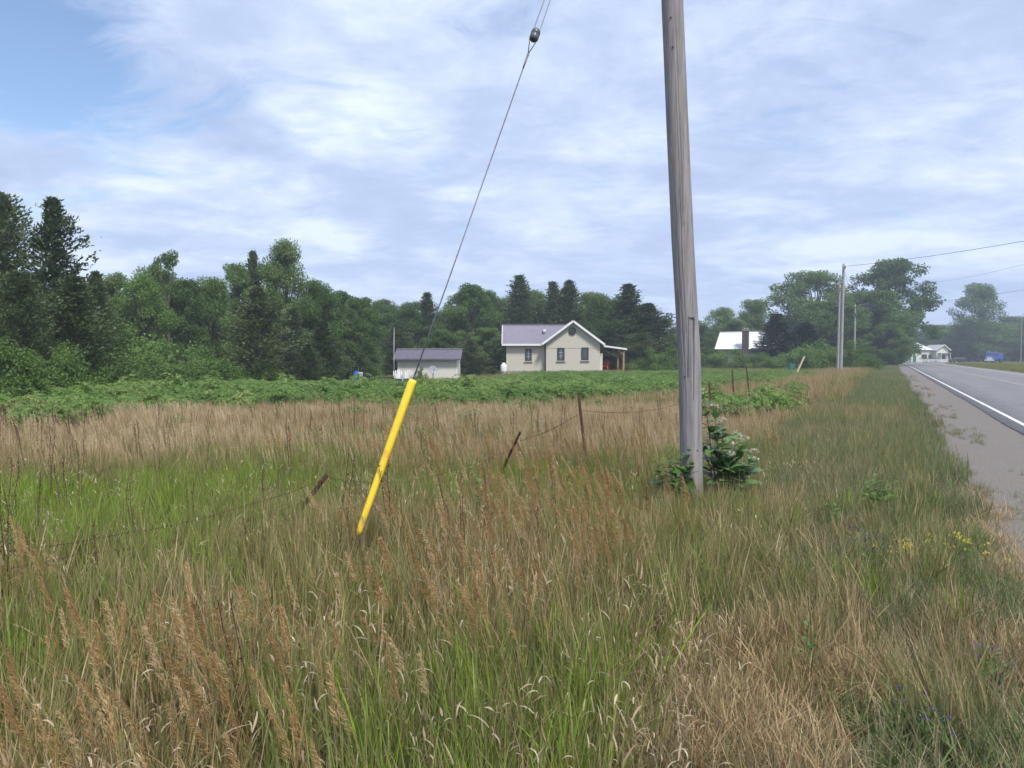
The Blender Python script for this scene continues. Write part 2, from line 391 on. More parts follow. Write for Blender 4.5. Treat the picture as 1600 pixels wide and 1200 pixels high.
LIB = {}
def lib(coll, i, data, mat):
    c = LIB.get(coll) or bpy.data.collections.new(coll); LIB[coll] = c
    V, Fq, T = data; me = fast_mesh('%s_%02d' % (coll, i), V, Fq, {'tone': T}, smooth=True); me.materials.append(mat)
    c.objects.link(bpy.data.objects.new('%s_%02d' % (coll, i), me))
rsg = np.random.RandomState(11)
for i in range(12):       # near grass: mixed upright blades, fine stems, bent and broken ones
    lib('near_blades', i, join([blades(rsg, 9, .40, .0064, .07, .16, 1.2, 5), blades(rsg, 12, .38, .0040, .09, .12, .8, 4), blades(rsg, 16, .46, .0024, .09, .10, .4, 4), blades(rsg, 7, .30, .0032, .09, .75, .8, 4), blades(rsg, 6, .34, .0036, .08, .25, 2.6, 5)]), M_grass)
for i in range(4):        # broad bright tufts
    lib('tuft', i, blades(rsg, 30, .34, .0095, .05, .20, .7, 5), M_grass)
for i in range(6):        # meadow grass farther off: many thin blades in a wide clump
    lib('mid_blades', i, join([blades(rsg, 30, .42, .0075, .17, .14, .8, 3), blades(rsg, 26, .50, .0048, .18, .10, .4, 3)]), M_grass)
for i in range(6):
    lib('far_blades', i, join([blades(rsg, 40, .45, .013, .34, .14, .7, 2), blades(rsg, 34, .55, .009, .36, .12, .4, 2)]), M_grass)
for i in range(6):        # short verge grass
    lib('verge_blades', i, join([blades(rsg, 40, .19, .0045, .13, .35, 1.2, 4), blades(rsg, 14, .30, .0026, .12, .2, .6, 4)]), M_verge)
for i in range(6):        # straw lying about and standing short
    lib('straw', i, join([blades(rsg, 26, .20, .0030, .12, 1.1, .7, 3, wind=(0, 0)), blades(rsg, 12, .16, .0028, .10, .4, .6, 3, wind=(0, 0))]), M_grass)
for i in range(8):        # pale dead leaves curling off the stems
    n = 7; parts = []
    for q in range(n):
        v, f, t = blades(rsg, 1, .06 + .06 * rsg.rand(), .0052, .001, .5, 4.2, 6, wind=(0, 0)); v = v + [rsg.normal() * .06, rsg.normal() * .06, .12 + .34 * rsg.rand()]
        parts.append((v, f, t))
    parts += [blades(rsg, 4, .40, .0022, .05, .08, .2, 3)]
    lib('curled', i, join(parts), M_curl)
for i in range(10): lib('plume', i, panicle(300 + i, .70 + .12 * rsg.rand(), .17 + .11 * rsg.rand(), 64, .8 + 1.3 * rsg.rand()), M_head)
for i in range(5):        # a loose sheaf of plumes for the middle distance
    lib('plume_sheaf', i, join([(v + [rsg.normal() * .12, rsg.normal() * .12, -.05 + rsg.normal() * .06], f, t) for v, f, t in [panicle(400 + i * 7 + q, .72, .2, 14, 1) for q in range(6)]]), M_midhead)
for i in range(6):        # dark brown dead weed stalks with knobbly tops
    parts = []; rs = np.random.RandomState(70 + i)
    for q in range(2):
        pts = [np.array([rs.normal() * .02, rs.normal() * .02, 0])]
        for k in range(6): pts.append(pts[-1] + np.array([rs.normal() * .012, rs.normal() * .012, .13]))
        parts += stem_strip(pts, .005); pts = np.array(pts); m = 34; u = rs.rand(m); j = np.clip((2.2 + 3.7 * u).astype(int), 0, 5)
        parts.append(rhombs(pts[j] + (pts[j + 1] - pts[j]) * rs.rand(m)[:, None] + rs.normal(size=(m, 3)) * .006, rdir(rs, m), rdir(rs, m), .02, .009, rs.rand(m)))
    lib('stalk', i, join(parts), M_weed)
def sumac(seed):
    rs = np.random.RandomState(seed); parts = []; H = .75
    for st in range(3):
        a = rs.rand() * 6.28; top = np.array([cos(a) * .22, sin(a) * .22, H * (.7 + .4 * rs.rand())]); parts += stem_strip([np.array([top[0] * .4, top[1] * .4, 0]), top], .014)
        for q in range(9):
            b = a + q * 2.4 + rs.rand(); el = .75 - .09 * q + rs.normal() * .1; L = .34 + .14 * rs.rand(); k = 7
            p = top - [0, 0, .035 * q]; ax = []; e = el
            for s_ in range(k): p = p + np.array([cos(b) * cos(e), sin(b) * cos(e), sin(e)]) * L / k; e -= .24; ax.append((p.copy(), e))
            c = np.array([x for x, _ in ax]); side = np.array([-sin(b), cos(b), 0]); fw = np.array([[cos(b) * cos(e), sin(b) * cos(e), sin(e)] for _, e in ax])
            for sg in (-1, 1):
                d = unit(side * sg + fw * .45 + np.array([0, 0, -.35]) + rs.normal(size=(k, 3)) * .15)
                nr = unit(np.cross(fw, d) * -sg + rs.normal(size=(k, 3)) * .2)
                parts.append(rhombs(c, d, nr, .125 * np.sin(np.linspace(.9, 2.6, k)) + .02, .045, rs.rand(k) * .5 + .25 + .25 * rs.rand()))
    return join(parts)
for i in range(12): lib('sumac', i, sumac(500 + i), M_sumac)

GN = {}
def scatter(name, coll, x, y, scl, dry, label, rs, tilt=.1, kind='stuff', z=None, zs=None, yaw=None):
    n = len(x); z = hgt(x, y) if z is None else z
    me = bpy.data.meshes.new(name); me.vertices.add(n); me.vertices.foreach_set('co', np.stack([x, y, z], 1).astype(np.float32).ravel())
    k = len(LIB[coll].objects)
    def attr(a, typ, v, key='value'): me.attributes.new(a, typ, 'POINT').data.foreach_set(key, np.ascontiguousarray(v).ravel())
    rot = np.stack([rs.normal(size=n) * tilt, rs.normal(size=n) * tilt, (rs.rand(n) * 2 * pi) if yaw is None else yaw], 1)
    s3 = np.stack([scl, scl, scl if zs is None else zs], 1)
    attr('rot', 'FLOAT_VECTOR', rot.astype(np.float32), 'vector'); attr('scl', 'FLOAT_VECTOR', s3.astype(np.float32), 'vector')
    attr('idx', 'INT', rs.randint(0, k, n).astype(np.int32)); attr('dry', 'FLOAT', np.clip(dry, 0, 1).astype(np.float32))
    o = link(name, me)
    if coll not in GN:
        g = bpy.data.node_groups.new('scatter_' + coll, 'GeometryNodeTree'); GN[coll] = g
        g.interface.new_socket('Geometry', in_out='INPUT', socket_type='NodeSocketGeometry'); g.interface.new_socket('Geometry', in_out='OUTPUT', socket_type='NodeSocketGeometry')
        gi = g.nodes.new('NodeGroupInput'); go = g.nodes.new('NodeGroupOutput'); ip = g.nodes.new('GeometryNodeInstanceOnPoints')
        ci = g.nodes.new('GeometryNodeCollectionInfo'); ci.inputs['Collection'].default_value = LIB[coll]; ci.inputs['Separate Children'].default_value = True; ci.inputs['Reset Children'].default_value = True
        def na(nm, typ):
            q = g.nodes.new('GeometryNodeInputNamedAttribute'); q.data_type = typ; q.inputs[0].default_value = nm; return q.outputs[0]
        g.links.new(gi.outputs[0], ip.inputs['Points']); g.links.new(ci.outputs[0], ip.inputs['Instance']); ip.inputs['Pick Instance'].default_value = True
        g.links.new(na('idx', 'INT'), ip.inputs['Instance Index']); g.links.new(na('rot', 'FLOAT_VECTOR'), ip.inputs['Rotation']); g.links.new(na('scl', 'FLOAT_VECTOR'), ip.inputs['Scale'])
        g.links.new(ip.outputs[0], go.inputs[0])
    md = o.modifiers.new('scatter', 'NODES'); md.node_group = GN[coll]
    return tag(o, label, kind=kind)

def in_poly(x, y, poly):
    r = np.zeros(len(x), bool); n = len(poly)
    for i in range(n):
        (x1, y1), (x2, y2) = poly[i], poly[(i + 1) % n]
        if y1 == y2: continue
        r ^= ((y1 > y) != (y2 > y)) & (x < (x2 - x1) * (y - y1) / (y2 - y1) + x1)
    return r
def wedge(rs, y0, y1, dens, side=.74, m=3.0):
    A = side * (y1 * y1 - y0 * y0) + 2 * m * (y1 - y0); n = int(A * dens * 1.6)
    y = y0 + (y1 - y0) * rs.rand(n); W = side * y + m; Wm = side * y1 + m
    x = (rs.rand(n) * 2 - 1) * Wm; k = np.abs(x) < W; x, y = x[k], y[k]
    q = rs.rand(len(x)) < dens * A / max(1, len(x)); return x[q], y[q]
SUMAC = [(-30, 15), (-12.6, 16.4), (-11.3, 18.4), (-9.4, 20.6), (-5.4, 23.4), (0, 25), (5.9, 30.5), (9.5, 34), (13, 36.5), (21, 50), (27, 62), (25, 74), (15, 69), (3, 67), (-3, 54), (-12, 53), (-18, 50), (-22, 44), (-24, 30), (-30, 24)]
def sumac_edge(x, y): return in_poly(x + (fbm(x, y, 4, 31) - .5) * 5, y + (fbm(x, y, 5, 37) - .5) * 9 + (vnoise(x, y, .9, 39) - .5) * 2.5, SUMAC)
BARE = []                                    # footprints kept clear: filled in by the buildings
def dryness(x, y):
    """how dried-out the grass is across the meadow, in patches and bands as the place has them"""
    s = s_of(x, y); n1 = fbm(x, y, 2.6, 3); n2 = fbm(x, y, .8, 7)
    d = .50 + (n1 - .5) * .5 + (n2 - .5) * .4
    band = sm(11, 16, y + (n1 - .5) * 4) * (1 - sm(6, 12, x))
    d = d * (1 - band) + (.68 + (n2 - .5) * .25 + (n1 - .5) * .2) * band                                 # tan belt across the middle
    lush = np.exp(-((x + 5.0) / 2.9) ** 2 - ((y - 6.9) / 1.9) ** 2)
    d -= lush * .54; d += .03 * (1 - sm(3.6, 5, y))                                                                              # lush green hollow on the left
    d -= np.exp(-((x - .2) / 2.6) ** 2 - ((y - 8.5) / 1.7) ** 2) * .16
    rust = sm(-6.5, -4, s) * (1 - sm(-3.2, -1.9, s)) * sm(8, 16, y); d = d * (1 - rust) + (.80 + (n2 - .5) * .3) * rust  # rusty strip along the fence
    verge = sm(-2.2, -1.0, s); d = d * (1 - verge) + (.38 + (n1 - .5) * .3 + (n2 - .5) * .25) * verge
    return d
def grass_all():
    rs = np.random.RandomState(21)
    # --- the near meadow
    x, y = wedge(rs, .9, 9.5, 58); s = s_of(x, y); k = (s < -.95 + (fbm(x, y, .8, 5) - .5) * 1.3) & (np.hypot(x, y) > .7); x, y = x[k], y[k]
    low = 1 + .14 * np.exp(-((x + 1.3) / 1.3) ** 2 - ((y - 5.0) / .9) ** 2) - .18 * sm(5, 8, y)
    scatter('meadow_grass', 'near_blades', x, y, low * (.8 + .5 * rs.rand(len(x))), dryness(x, y) + rs.normal(size=len(x)) * .10, 'tall mixed green and dried grass of the near meadow', rs, .13)
    x, y = wedge(rs, 1.0, 9, 5); s = s_of(x, y); k = (s < .6) & (fbm(x, y, 1.5, 15) > .5 + .06 * (s > -1)) & (np.hypot(x, y) > .8); x, y = x[k], y[k]
    scatter('green_tufts', 'tuft', x, y, .75 + .5 * rs.rand(len(x)), .05 + .2 * rs.rand(len(x)), 'bright green broad-bladed tufts among the dry grass', rs, .12)
    x, y = wedge(rs, 1.0, 9, 60); s = s_of(x, y); k = (s < -.6) & (fbm(x, y, 1.1, 17) > .42) & (rs.rand(len(x)) < 1.1 - y / 12) & (np.hypot(x, y) > .8); x, y = x[k], y[k]
    scatter('curled_dead_leaves', 'curled', x, y, (.55 + .5 * rs.rand(len(x))), rs.rand(len(x)), 'pale dead grass leaves curling off the stems', rs, .2)
    x, y = wedge(rs, 1.4, 10, 38); s = s_of(x, y)
    w = fbm(x, y, 1.3, 9) + .19 * np.exp(-((x - .1 - .1 * y) / 1.5) ** 2 - ((y - 5) / 4) ** 2) - .17 * (1 - sm(-3.0, -.6, x)) - .3 * np.exp(-((x + 5) / 2.6) ** 2 - ((y - 6.9) / 1.8) ** 2); k = (s < -1.2) & (w > .53) & (np.hypot(x, y) > 1.2) & (np.hypot(x + 1.2, y - 4.8) > .2) & ~((x > 1.1) & (x < 2.5) & (y > 5.6) & (y < 7.6)); x, y = x[k], y[k]
    scatter('seed_heads', 'plume', x, y, (.70 + .34 * rs.rand(len(x))) * (.86 + .12 * sm(3, 5, y)), rs.rand(len(x)), 'golden brown seed heads nodding to the left above the grass', rs, .08, yaw=rs.normal(size=len(x)) * .5)
    x, y = wedge(rs, 2.2, 14, 1.3); k = (s_of(x, y) < -2) & (fbm(x, y, 2, 19) > .5); x, y = x[k], y[k]
    scatter('dead_weed_stalks', 'stalk', x, y, .7 + .45 * rs.rand(len(x)), rs.rand(len(x)), 'dark brown dead weed stalks standing in the meadow', rs, .08)
    x, y = wedge(rs, .8, 9, 30); s = s_of(x, y); k = s < 1.0; x, y = x[k], y[k]
    scatter('straw_litter', 'straw', x, y, .8 + .6 * rs.rand(len(x)), .66 + .2 * rs.rand(len(x)), 'dry straw lying between the grass stems', rs, .25)
    # --- the middle of the meadow
    x, y = wedge(rs, 9, 23, 34); s = s_of(x, y); k = (s < -1.9) & ~(sumac_edge(x, y) & (rs.rand(len(x)) < .6)); x, y = x[k], y[k]
    scatter('meadow_grass', 'mid_blades', x, y, (.62 + .45 * rs.rand(len(x))) * (1 - .15 * sm(10, 14, y)) * (1 - .36 * sm(15, 21, y)), dryness(x, y) + rs.normal(size=len(x)) * .09, 'dried tan and green grass across the middle of the meadow', rs, .12)
    x, y = wedge(rs, 9, 22, 11); s = s_of(x, y); k = (s < -2) & (fbm(x, y, 2.2, 23) > .42) & ~sumac_edge(x, y); x, y = x[k], y[k]
    scatter('seed_heads', 'plume_sheaf', x, y, (.6 + .35 * rs.rand(len(x))) * (1 - .35 * sm(15, 21, y)), rs.rand(len(x)), 'small brown seed heads over the middle of the meadow', rs, .08, yaw=rs.normal(size=len(x)) * .5)
    x, y = wedge(rs, 9.5, 17, 3); s = s_of(x, y); k = (s < -3.2) & (fbm(x, y, 2, 29) + .25 * np.exp(-((y - 12.5) / 2.2) ** 2) > .55); x, y = x[k], y[k]
    scatter('dead_weed_stalks', 'stalk', x, y, .55 + .4 * rs.rand(len(x)), rs.rand(len(x)), 'dark brown stalks speckling the tan belt of grass', rs, .1)
    # --- far meadow, up to the sumac and beyond the fence
    x, y = wedge(rs, 23, 92, 5.5, m=5); s = s_of(x, y); k = (s < -1.6) & ~(sumac_edge(x, y) & (rs.rand(len(x)) < .75)) & (rs.rand(len(x)) < 1.25 - y / 95)
    for bx0, bx1, by0, by1 in BARE: k &= ~((x > bx0) & (x < bx1) & (y > by0) & (y < by1))
    x, y = x[k], y[k]; d = dryness(x, y); d = np.where((y > 42) & (s_of(x, y) < -6.5), .34 + (fbm(x, y, 6, 43) - .5) * .3, d)
    scatter('meadow_grass', 'far_blades', x, y, (.8 + .5 * rs.rand(len(x))) * (.62 + .38 * sm(-5, 1, s_of(x, y) + 4.5)), d + rs.normal(size=len(x)) * .07, 'grass at the far side of the meadow', rs, .1)
    # --- verge beside the road
    t = np.concatenate([3.2 + 16 * rs.rand(5200), 18 + 50 * rs.rand(5200), 60 + 150 * rs.rand(4200)]); s = -1.9 + 3.0 * rs.rand(len(t)); x, y = xy_of(s, t - 1.5)
    edge = .66 + (fbm(x, y, .9, 47) - .5) * .9; k = (s < edge) & (y > .8); x, y, s, t = x[k], y[k], s[k], t[k]
    nearstraw = (1 - sm(3.6, 5.0, y)) * sm(-1.4, -.8, s) * (1 - sm(.15, .6, s)) * sm(.34, .5, fbm(x, y, .9, 71))
    d = .36 + (fbm(x, y, 1.2, 49) - .5) * .55 + (fbm(x, y, .35, 77) - .5) * .35 + .01 + .14 * nearstraw + rs.normal(size=len(x)) * .07; far = sm(20, 60, t)
    scatter('verge_grass', 'verge_blades', x, y, (1.0 + .4 * rs.rand(len(x)) + .6 * far + .25 * sm(6, 12, y)) * (1 - .35 * nearstraw), d, 'short green grass of the verge beside the gravel shoulder', rs, .2, zs=(.75 + .5 * rs.rand(len(x)) + .2 * sm(5, 9, y)) * (1 - .35 * nearstraw))
    s = -1.9 + 2.7 * rs.rand(5200); t = 2.2 + 5.5 * rs.rand(5200); x, y = xy_of(s, t); k = (fbm(x, y, .5, 51) + .10 * (1 - sm(3.4, 5.0, y)) * (1 - sm(.1, .6, s)) > .57) & (y > .8); x, y = x[k], y[k]
    scatter('straw_litter', 'straw', x, y, .8 + .6 * rs.rand(len(x)), .68 + .16 * rs.rand(len(x)), 'mown straw lying on the verge at the near right', rs, .25)
    s = -1.8 + 2.2 * rs.rand(900); t = 3.4 + 20 * rs.rand(900); x, y = xy_of(s, t)
    scatter('verge_stems', 'near_blades', x, y, .75 + .35 * rs.rand(900), .42 + .3 * rs.rand(900), 'taller grey green stems standing in the verge', rs, .2)
    s = .7 + 1.0 * rs.rand(900) ** 2.6; t = 5 + 70 * rs.rand(900) ** 1.5; x, y = xy_of(s, t); k = fbm(x, y, 1.1, 53) > .5; x, y = x[k], y[k]
    scatter('shoulder_weeds', 'verge_blades', x, y, .45 + .4 * rs.rand(len(x)), .30 + .3 * rs.rand(len(x)), 'low tufts of weeds creeping onto the gravel shoulder', rs, .25, zs=.25 + .35 * rs.rand(len(x)))
    # --- grass beyond the road
    t = 15 + 200 * rs.rand(6000); s = 12 + 22 * rs.rand(6000) ** 1.3; x, y = xy_of(s, t)
    scatter('roadside_grass', 'far_blades', x, y, .5 + .3 * rs.rand(6000), .20 + .28 * fbm(x, y, 4, 57), 'grass strip along the far side of the road', rs, .1)
    # --- sumac
    A = 60 * 62; n = int(A * 26); x = -31 + 62 * rs.rand(n); y = 15 + 60 * rs.rand(n); q = rs.rand(n) < .10; jx, jy = x + rs.normal(size=n) * (.6 + 1.4 * q), y + rs.normal(size=n) * (.9 + 2.6 * q); k = sumac_edge(jx, jy) & (fbm(x, y, 1.6, 67) > .37) & (s_of(x, y) < -3.4 - .03 * y) & (np.abs(x) < .74 * y + 4); k &= ~((np.abs(x - 7) < 6) & (y > 68.5))
    for bx0, bx1, by0, by1 in BARE: k &= ~((x > bx0) & (x < bx1) & (y > by0) & (y < by1))
    x, y = x[k], y[k]; sc = (.27 + .46 * rs.rand(len(x)) ** 2.4) * (.5 + 1.0 * fbm(x, y, 2.4, 61)) * np.where((rs.rand(len(x)) < .03) & (y < 40), 1.5, 1.0) * (1 - .30 * sm(28, 43, y))
    scatter('sumac_thicket', 'sumac', x, y, sc, .46 + .4 * (fbm(x, y, 5, 63) - .5) + rs.normal(size=len(x)) * .15, 'wide bright green thicket of young sumac in front of the house and shed', rs, .12)
    # loose sumac shoots beyond the edge of the thicket
    px_ = [(20, 655), (70, 648), (110, 662), (55, 680), (1190, 640), (1210, 628), (1165, 650), (1135, 655), (1240, 618), (1105, 632)]
    X = []; Y = []
    for a, b in px_:
        Yd = 1862 / (b + 8 - 558.); 
        for q in range(7): X.append((a - 800) / F * Yd + rs.normal() * .35); Y.append(Yd + rs.normal() * .35)
    X = np.array(X); Y = np.array(Y); scatter('sumac_shoots', 'sumac', X, Y, .65 + .3 * rs.rand(len(X)), .42 + .15 * rs.rand(len(X)), 'scattered green sumac shoots in the grass outside the thicket', rs, .1)
grass_all_later = grass_all
# ------------------------------------------------------------------ trees and bushes
def crown_clumps(rs, centres, radii, per, leaf, flat=.75, droop=.25, upb=.5):
    parts = []
    for c, r in zip(centres, radii):
        n = max(12, int(per * (r / np.mean(radii)) ** 2)); o = rdir(rs, n); q = (rs.rand(n) ** .45)[:, None]
        P = c + o * q * r * np.array([1, 1, flat]); d = unit(rdir(rs, n) * .8 + o * .7 + np.array([0, 0, -droop]))
        nr = unit(o * .6 + rdir(rs, n) * .55 + np.array([0, 0, upb])); ct = .5 + (rs.rand() - .5) * .5
        parts.append(rhombs(P, d, nr, leaf * (.7 + .6 * rs.rand(n)), leaf * (.45 + .35 * rs.rand(n)), np.clip(ct + (rs.rand(n) - .5) * .45, 0, 1)))
    return join(parts)
def decid(seed, H=10, R_=3.0, clumps=72, per=240, leaf=.19, base=.07, lobes=.5, open_=1.0, top=1.0):
    rs = np.random.RandomState(seed); ctr = []; rad = []
    ph = rs.rand(4) * 6.28
    for k in range(clumps):
        t = base + (1 - base) * (k + rs.rand()) / clumps; u = (t - base) / (1 - base); a = rs.rand() * 6.28
        env = (np.sin(pi * min(1, u * .86 + .1)) ** .6) * (1 - (1 - top) * u); env *= 1 + lobes * .34 * np.sin(2 * a + ph[0] + 2.2 * u) + lobes * .28 * np.sin(3 * a + ph[1] - 4 * u)
        r = R_ * max(.15, env) * np.sqrt(.12 + .88 * rs.rand()); rc = R_ * (.20 + .20 * rs.rand()) / open_
        if rs.rand() < .22: r *= 1.12; rc *= .55
        ctr.append(np.array([r * cos(a), r * sin(a), min(H * t, H - rc * .6)])); rad.append(rc)
    for q in range(4): a = rs.rand() * 6.28; ctr.append(np.array([cos(a) * R_ * .6 * rs.rand(), sin(a) * R_ * .6 * rs.rand(), H * (.86 + .12 * rs.rand())])); rad.append(R_ * (.10 + .10 * rs.rand()))
    ctr[-1][:2] *= .4
    b = MB(); lean = rs.normal(size=2) * .25
    tp = [(lean[0] * z, lean[1] * z, H * z) for z in (0, .12, .3, .5, .7)]; r0 = .021 * H
    b.tube([(0, 0, -.4)] + tp, [r0 * 1.35, r0 * 1.2, r0, r0 * .8, r0 * .5, r0 * .25], 8)
    for c in ctr[::2]:
        f = min(.68, max(.12, c[2] / H * .62)); s = Vector((lean[0] * f, lean[1] * f, H * f)); e = Vector(c); m = s.lerp(e, .5) + Vector((0, 0, -.06 * (e - s).length))
        b.tube([s, m, e], [r0 * .38, r0 * .22, r0 * .08], 5, cap=False)
    V, Fq, T = crown_clumps(rs, ctr, rad, per, leaf)
    return b.mesh('trunk'), fast_mesh('crown', V, Fq, {'tone': T}), H, R_
def cedar(seed, H=9, R_=1.9, nb=300, per=46, power=.8, ragged=.35, base=.02, leaf=.17):
    rs = np.random.RandomState(seed); b = MB(); parts = []; ph = rs.rand(5) * 6.28
    b.tube([(0, 0, -.4), (0, 0, 0), (.05, 0, H * .5), (0, .03, H * .97)], [.017 * H, .015 * H, .008 * H, .012], 7)
    for k in range(nb):
        u = ((k + rs.rand()) / nb) ** .92; z = H * (base + (.985 - base) * u); a = k * 2.399 + rs.rand() * .8
        lump = 1 + ragged * (.6 * np.sin(2 * a + ph[0] + 9 * u) + .5 * np.sin(a + ph[1] - 15 * u) + .5 * np.sin(ph[2] + 31 * u))
        L = R_ * ((1 - u) ** power * min(1, .55 + 2.2 * u)) * (.50 + .72 * rs.rand() ** 1.4) * max(.4, lump) + .045 * H / 9
        el = .30 + .5 * u + rs.normal() * .12; d = np.array([cos(a) * cos(el), sin(a) * cos(el), sin(el)])
        n = int(per * (.35 + .9 * L / R_)); s = .18 + .86 * rs.rand(n) ** .75
        P = np.array([0, 0, z]) + d * (L * s)[:, None] + np.array([0, 0, .16]) * (L * s ** 2)[:, None] * (1 if k % 3 else -1.2) + rs.normal(size=(n, 3)) * (.045 * L + .05)
        dd = unit(d * .75 + rdir(rs, n) * .75 + np.array([0, 0, .38])); ct = .45 + (rs.rand() - .5) * .5
        parts.append(rhombs(P, dd, rdir(rs, n), leaf * (.7 + .8 * rs.rand(n)), leaf * (.3 + .3 * rs.rand(n)), np.clip(ct + (rs.rand(n) - .5) * .5, 0, 1)))
        if k % 4 == 0: b.tube([(0, 0, z), tuple(np.array([0, 0, z]) + d * L * .85)], [.012 * (1 - u) * H / 3 + .006, .005], 4, cap=False)
    V, Fq, T = join(parts)
    return b.mesh('trunk'), fast_mesh('crown', V, Fq, {'tone': T}), H, R_
def spruce(seed, H=8, R_=2.2, tiers=24, leaf=.22):
    rs = np.random.RandomState(seed); b = MB(); parts = []
    b.tube([(0, 0, -.4), (0, 0, H * .5), (0, 0, H * .99)], [.02 * H, .011 * H, .01], 7)
    for t in range(tiers):
        u = t / tiers; z = H * (.05 + .93 * u)
        for q in range(8 if u < .8 else 5):
            a = q * .785 + t * .37 + rs.normal() * .12; L = R_ * (1 - u) ** .9 * (.78 + .4 * rs.rand()) + .12; el = -.22 + .5 * u
            n = int(60 + 170 * L / R_); s = .12 + .9 * rs.rand(n); d = np.array([cos(a) * cos(el), sin(a) * cos(el), sin(el)]); sd = np.array([-sin(a), cos(a), 0])
            P = np.array([0, 0, z]) + d * (L * s)[:, None] + sd * (rs.normal(size=n) * .17 * L * (1.1 - s))[:, None] + np.array([0, 0, .1]) * (L * s * s)[:, None] + np.array([0, 0, -.42]) * (rs.rand(n) ** 1.5)[:, None] * (L / R_ + .3)
            dd = unit(d + sd * (rs.rand(n) * 2 - 1)[:, None] + rs.normal(size=(n, 3)) * .2 + np.array([0, 0, -.15]))
            parts.append(rhombs(P, dd, unit(np.array([0, 0, 1.]) + rs.normal(size=(n, 3)) * .4), leaf * (.7 + .6 * rs.rand(n)), leaf * .42, np.clip(.5 + (rs.rand(n) - .5) * .8, 0, 1)))
            b.tube([(0, 0, z), tuple(np.array([0, 0, z]) + d * L * .9)], [.02, .006], 4, cap=False)
    V, Fq, T = join(parts)
    return b.mesh('trunk'), fast_mesh('crown', V, Fq, {'tone': T}), H, R_
def bush(seed, H=2.2, R_=2.2, clumps=46, per=170, leaf=.11, rough=.35):
    rs = np.random.RandomState(seed); ctr = []; rad = []; b = MB(); ph = rs.rand(3) * 6.28
    for k in range(clumps):
        a = rs.rand() * 6.28; u = rs.rand() ** .7; el = np.arcsin(rs.rand() * .98); m = (1 + rough * (.5 * np.sin(2 * a + ph[0]) + .5 * np.sin(3 * a + ph[1] + 3 * el))) * (.75 + .3 * rs.rand()); rc = .2 + .14 * rs.rand()
        c = np.array([cos(a) * cos(el) * R_ * u * m, sin(a) * cos(el) * R_ * u * m, max(.18, (H - .2) * sin(el) * m * (.5 + .5 * u) + .1)]); c[2] = min(c[2], H)
        ctr.append(c); rad.append(rc * (R_ + H) / 2.6)
        if k % 3 == 0: b.tube([(c[0] * .1, c[1] * .1, -.1), tuple(c * [.5, .5, .5]), tuple(c)], [.03, .02, .008], 5, cap=False)
    V, Fq, T = crown_clumps(rs, ctr, rad, per, leaf, .8, .1)
    return b.mesh('stem'), fast_mesh('foliage', V, Fq, {'tone': T}), H, R_

KIND = {}
for i, (lo, op, tp) in enumerate([(.3, 1, 1), (.5, 1.05, .9), (.6, 1.1, .8), (.75, 1.25, .9), (.45, 1.0, .75), (.9, 1.3, 1)]): KIND['D%d' % i] = decid(10 + i, lobes=lo, open_=op, top=tp)
KIND['T0'] = decid(31, H=17, R_=6, clumps=92, per=210, leaf=.36, base=.10, lobes=.5, open_=1.35); KIND['T1'] = decid(32, H=17, R_=6, clumps=86, per=210, leaf=.36, base=.12, lobes=.7, open_=1.45, top=.85)
KIND['T2'] = decid(33, H=17, R_=6, clumps=120, per=220, leaf=.36, base=.03, lobes=.3, open_=1.25)
KIND['V0'] = decid(39, H=10, R_=2.6, clumps=48, per=170, leaf=.19, base=.22, lobes=.7, open_=1.5)      # thin crown high on a bare stem
for i, (pw, rg, sd) in enumerate([(.72, .35, 1), (.68, .28, 2), (.75, .45, 3), (.75, .3, 4), (.7, .25, 5)]): KIND['C%d' % i] = cedar(50 + sd, power=pw, ragged=rg)
KIND['C5'] = cedar(61, H=9, R_=2.6, nb=380, per=50, power=.6, ragged=.4)
for i in range(2): KIND['S%d' % i] = spruce(70 + i)
for i in range(4): KIND['B%d' % i] = bush(80 + i, rough=(.3, .4, .5, .25)[i])
MATK = {'D': M_decid, 'T': M_decid, 'V': M_decid, 'C': M_cedar, 'S': M_spruce, 'B': M_bush}
NAMEK = {'D': 'leafy_tree', 'T': 'leafy_tree', 'V': 'leafy_tree', 'C': 'cedar_tree', 'S': 'spruce_tree', 'B': 'bush'}
CATK = {'D': 'tree', 'T': 'tree', 'V': 'tree', 'C': 'cedar tree', 'S': 'spruce tree', 'B': 'bush'}
PROTO = {}
def tree(kind, xp, top, wp, Y, label, group=None, pale=False, rot=None, squash=1.0):
    tm, cm, H, R_ = KIND[kind]; key = (kind, pale)
    p = at(xp, 558, Y); x, y = p.x, p.y; z = float(hgt(x, y)); h = at(xp, top, Y).z - z; w = wp / F * Y / 2
    r = thing(NAMEK[kind[0]], label, CATK[kind[0]], (x, y, z - .03), rot if rot is not None else random.random() * 6.28, group)
    wk = w * (1.42 if kind[0] == 'C' else 1.02)
    r.scale = (wk / R_, wk / R_ * squash, h / H)
    if key not in PROTO:
        a = 'stem' if kind[0] == 'B' else 'trunk'; c = 'foliage' if kind[0] == 'B' else 'crown'
        cm2 = cm.copy() if (kind, not pale) in PROTO else cm
        if cm2 is not cm: cm2.materials.clear()
        PROTO[key] = (link(a, tm, M_bark, r), link(c, cm2, M_light if pale else MATK[kind[0]], r), a, c)
    else:
        for o in PROTO[key][:2]:
            c = o.copy(); COL.objects.link(c); c.parent = r
    return r

G1 = 'cedars of the left woods'; G2 = 'leafy trees of the left woods'; G3 = 'trees behind the house'; G4 = 'trees along the road'; G5 = 'bushes at the edge of the left woods'
